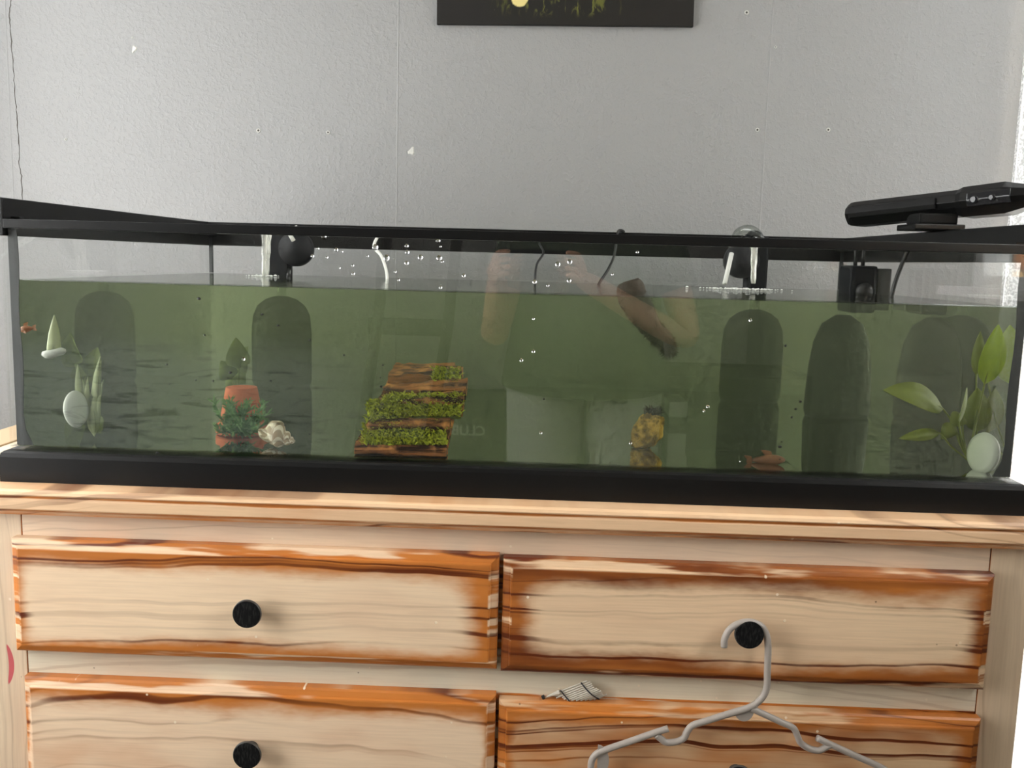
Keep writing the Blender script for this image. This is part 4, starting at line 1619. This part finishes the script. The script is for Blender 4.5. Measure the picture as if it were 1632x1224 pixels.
Ed = [(0, 1), (1, 2), (2, 3), (3, 4), (4, 5), (5, 6), (6, 7), (3, 8), (8, 9), (9, 10), (3, 11), (11, 12), (12, 13), (0, 14), (14, 15), (15, 16), (16, 17), (0, 18), (18, 19), (19, 20), (20, 21)]
skin('body', J, Ed, 'skin', pe)
# loose t-shirt: torso lofted as ellipses, with short sleeves
m = MB()
n = 36
rings = []
for z, rx, ry in ((-.085, .232, .150), (-.03, .225, .150), (.08, .205, .135), (.22, .200, .130), (.33, .205, .128), (.40, .195, .105), (.445, .130, .085), (.470, .068, .066)):
    rings.append([(PX + math.cos(2 * math.pi * k / n) * rx, PY + math.sin(2 * math.pi * k / n) * ry + .004 * math.sin(9 * 2 * math.pi * k / n) * (z < .1), z - (.022 * math.sin(2 * math.pi * k / n) if z < 0 else 0)) for k in range(n)])
m.loft(rings, cap=False)
m.build('t_shirt', 'shirt', pe, smooth=True)
for sx, el in ((-1, eLw), (1, eRw)):
    a = Vector((PX + sx * .15, PY, .405))
    e = a.lerp(Vector(el), .62)
    MB().tube([a, a.lerp(e, .5), e], [.074, .070, .068], 20, False).build('sleeve', 'shirt', pe, smooth=True)
for sx in (-1, 1):
    MB().tube([(PX + sx * .085, PY, -.02), (PX + sx * .105, PY, -.12), (PX + sx * .115, PY + .01, -.44), (PX + sx * .115, PY, -.84)], [.118, .112, .092, .080], 24, True).build('trouser_leg', 'trousers', pe, smooth=True)
    m = MB()
    m.loft([[(PX + sx * .115 + math.cos(2 * math.pi * k / 20) * rx, PY + .055 + math.sin(2 * math.pi * k / 20) * ry, z) for k in range(20)] for z, rx, ry in ((ZF + .001, .044, .125), (ZF + .02, .047, .128), (ZF + .05, .042, .11), (ZF + .08, .036, .06))])
    m.build('shoe', 'dark_box', pe, smooth=True)
# head details
hc = Vector((PX, PY + .025, .615))
MB().tube([hc + Vector((0, .085, .015)), hc + Vector((0, .108, -.020)), hc + Vector((0, .090, -.028))], [.008, .013, .010], 10).build('nose', 'skin', pe, smooth=True)
for sx in (-1, 1):
    MB().lathe([(.011, -.004), (.010, .004), (.004, .008)], 'y', hc + Vector((sx * .030, .080, .012)), 14).build('eye', 'white_plastic', pe, smooth=True)
    MB().lathe([(.005, .007), (.004, .0095)], 'y', hc + Vector((sx * .030, .080, .012)), 12).build('iris', 'speck', pe, smooth=True)
    MB().lathe([(.010, -.006), (.026, 0), (.020, .008)], 'x', hc + Vector((sx * .074, 0, 0)), 16).build('ear', 'skin', pe, smooth=True)
MB().tube([hc + Vector((-.022, .084, -.050)), hc + Vector((0, .090, -.052)), hc + Vector((.022, .084, -.050))], [.003, .006, .003], 8).build('mouth', plain('lips', lin(176, 100, 88), .5), pe, smooth=True)
m = MB()
rings = []
for k_, (h, r) in enumerate(((-.07, .070), (-.02, .082), (.04, .086), (.08, .078), (.105, .052), (.115, .015))):
    rings.append([hc + Vector((math.cos(2 * math.pi * k / 24) * r, math.sin(2 * math.pi * k / 24) * r * 1.15 - (.042 if h < .05 else .012), h)) for k in range(24)])
m.loft(rings)
m.build('hair', 'hair', pe, smooth=True)
# phone and the two hands round its ends
ph = thing('smartphone', (.03, -1.1275 + HD, .215), 'black smartphone held level in both hands, mirrored in the glass', 'phone')
MB().box(-.050, .112, -1.1315 + HD, -1.1235 + HD, .205, .280).build('phone_body', 'phone', ph, bevel=.003)
MB().box(.030, .056, -1.1236 + HD, -1.1215 + HD, .236, .266).build('camera_bump', 'phone', ph, bevel=.001)
for sx, wv, xe in ((-1, Vector(wLw), -.052), (1, Vector(wRw), .114)):
    pal = Vector((xe + sx * .022, -1.150 + HD, .222))
    J = [(tuple(wv), .024), (tuple(wv.lerp(pal, .6)), (.030, .018)), (tuple(pal), (.033, .016))]
    E_ = [(0, 1), (1, 2)]
    for k, (ln, zo) in enumerate(((.9, .050), (1.0, .028), (.96, .006), (.8, -.014))):
        b0_ = pal + Vector((sx * .004, .012, zo - .018))
        p1 = Vector((xe + sx * .016, -1.128 + HD, .226 + zo * .9))
        p2 = Vector((xe + sx * .003, -1.1150 + HD, .230 + zo * .85))
        p3 = p2 + Vector((-sx * .020 * ln, -.0005, .002))
        i0 = len(J)
        J += [(tuple(b0_), .009), (tuple(p1), .0082), (tuple(p2), .0074), (tuple(p3), .0062)]
        E_ += [(2, i0), (i0, i0 + 1), (i0 + 1, i0 + 2), (i0 + 2, i0 + 3)]
    i0 = len(J)
    J += [(tuple(pal + Vector((-sx * .012, -.006, -.020))), .010), ((xe - sx * .012, -1.142 + HD, .222), .0088), ((xe - sx * .030, -1.1405 + HD, .238), .0075)]
    E_ += [(1, i0), (i0, i0 + 1), (i0 + 1, i0 + 2)]
    skin('hand', J, E_, 'skin', pe, 0, 1)
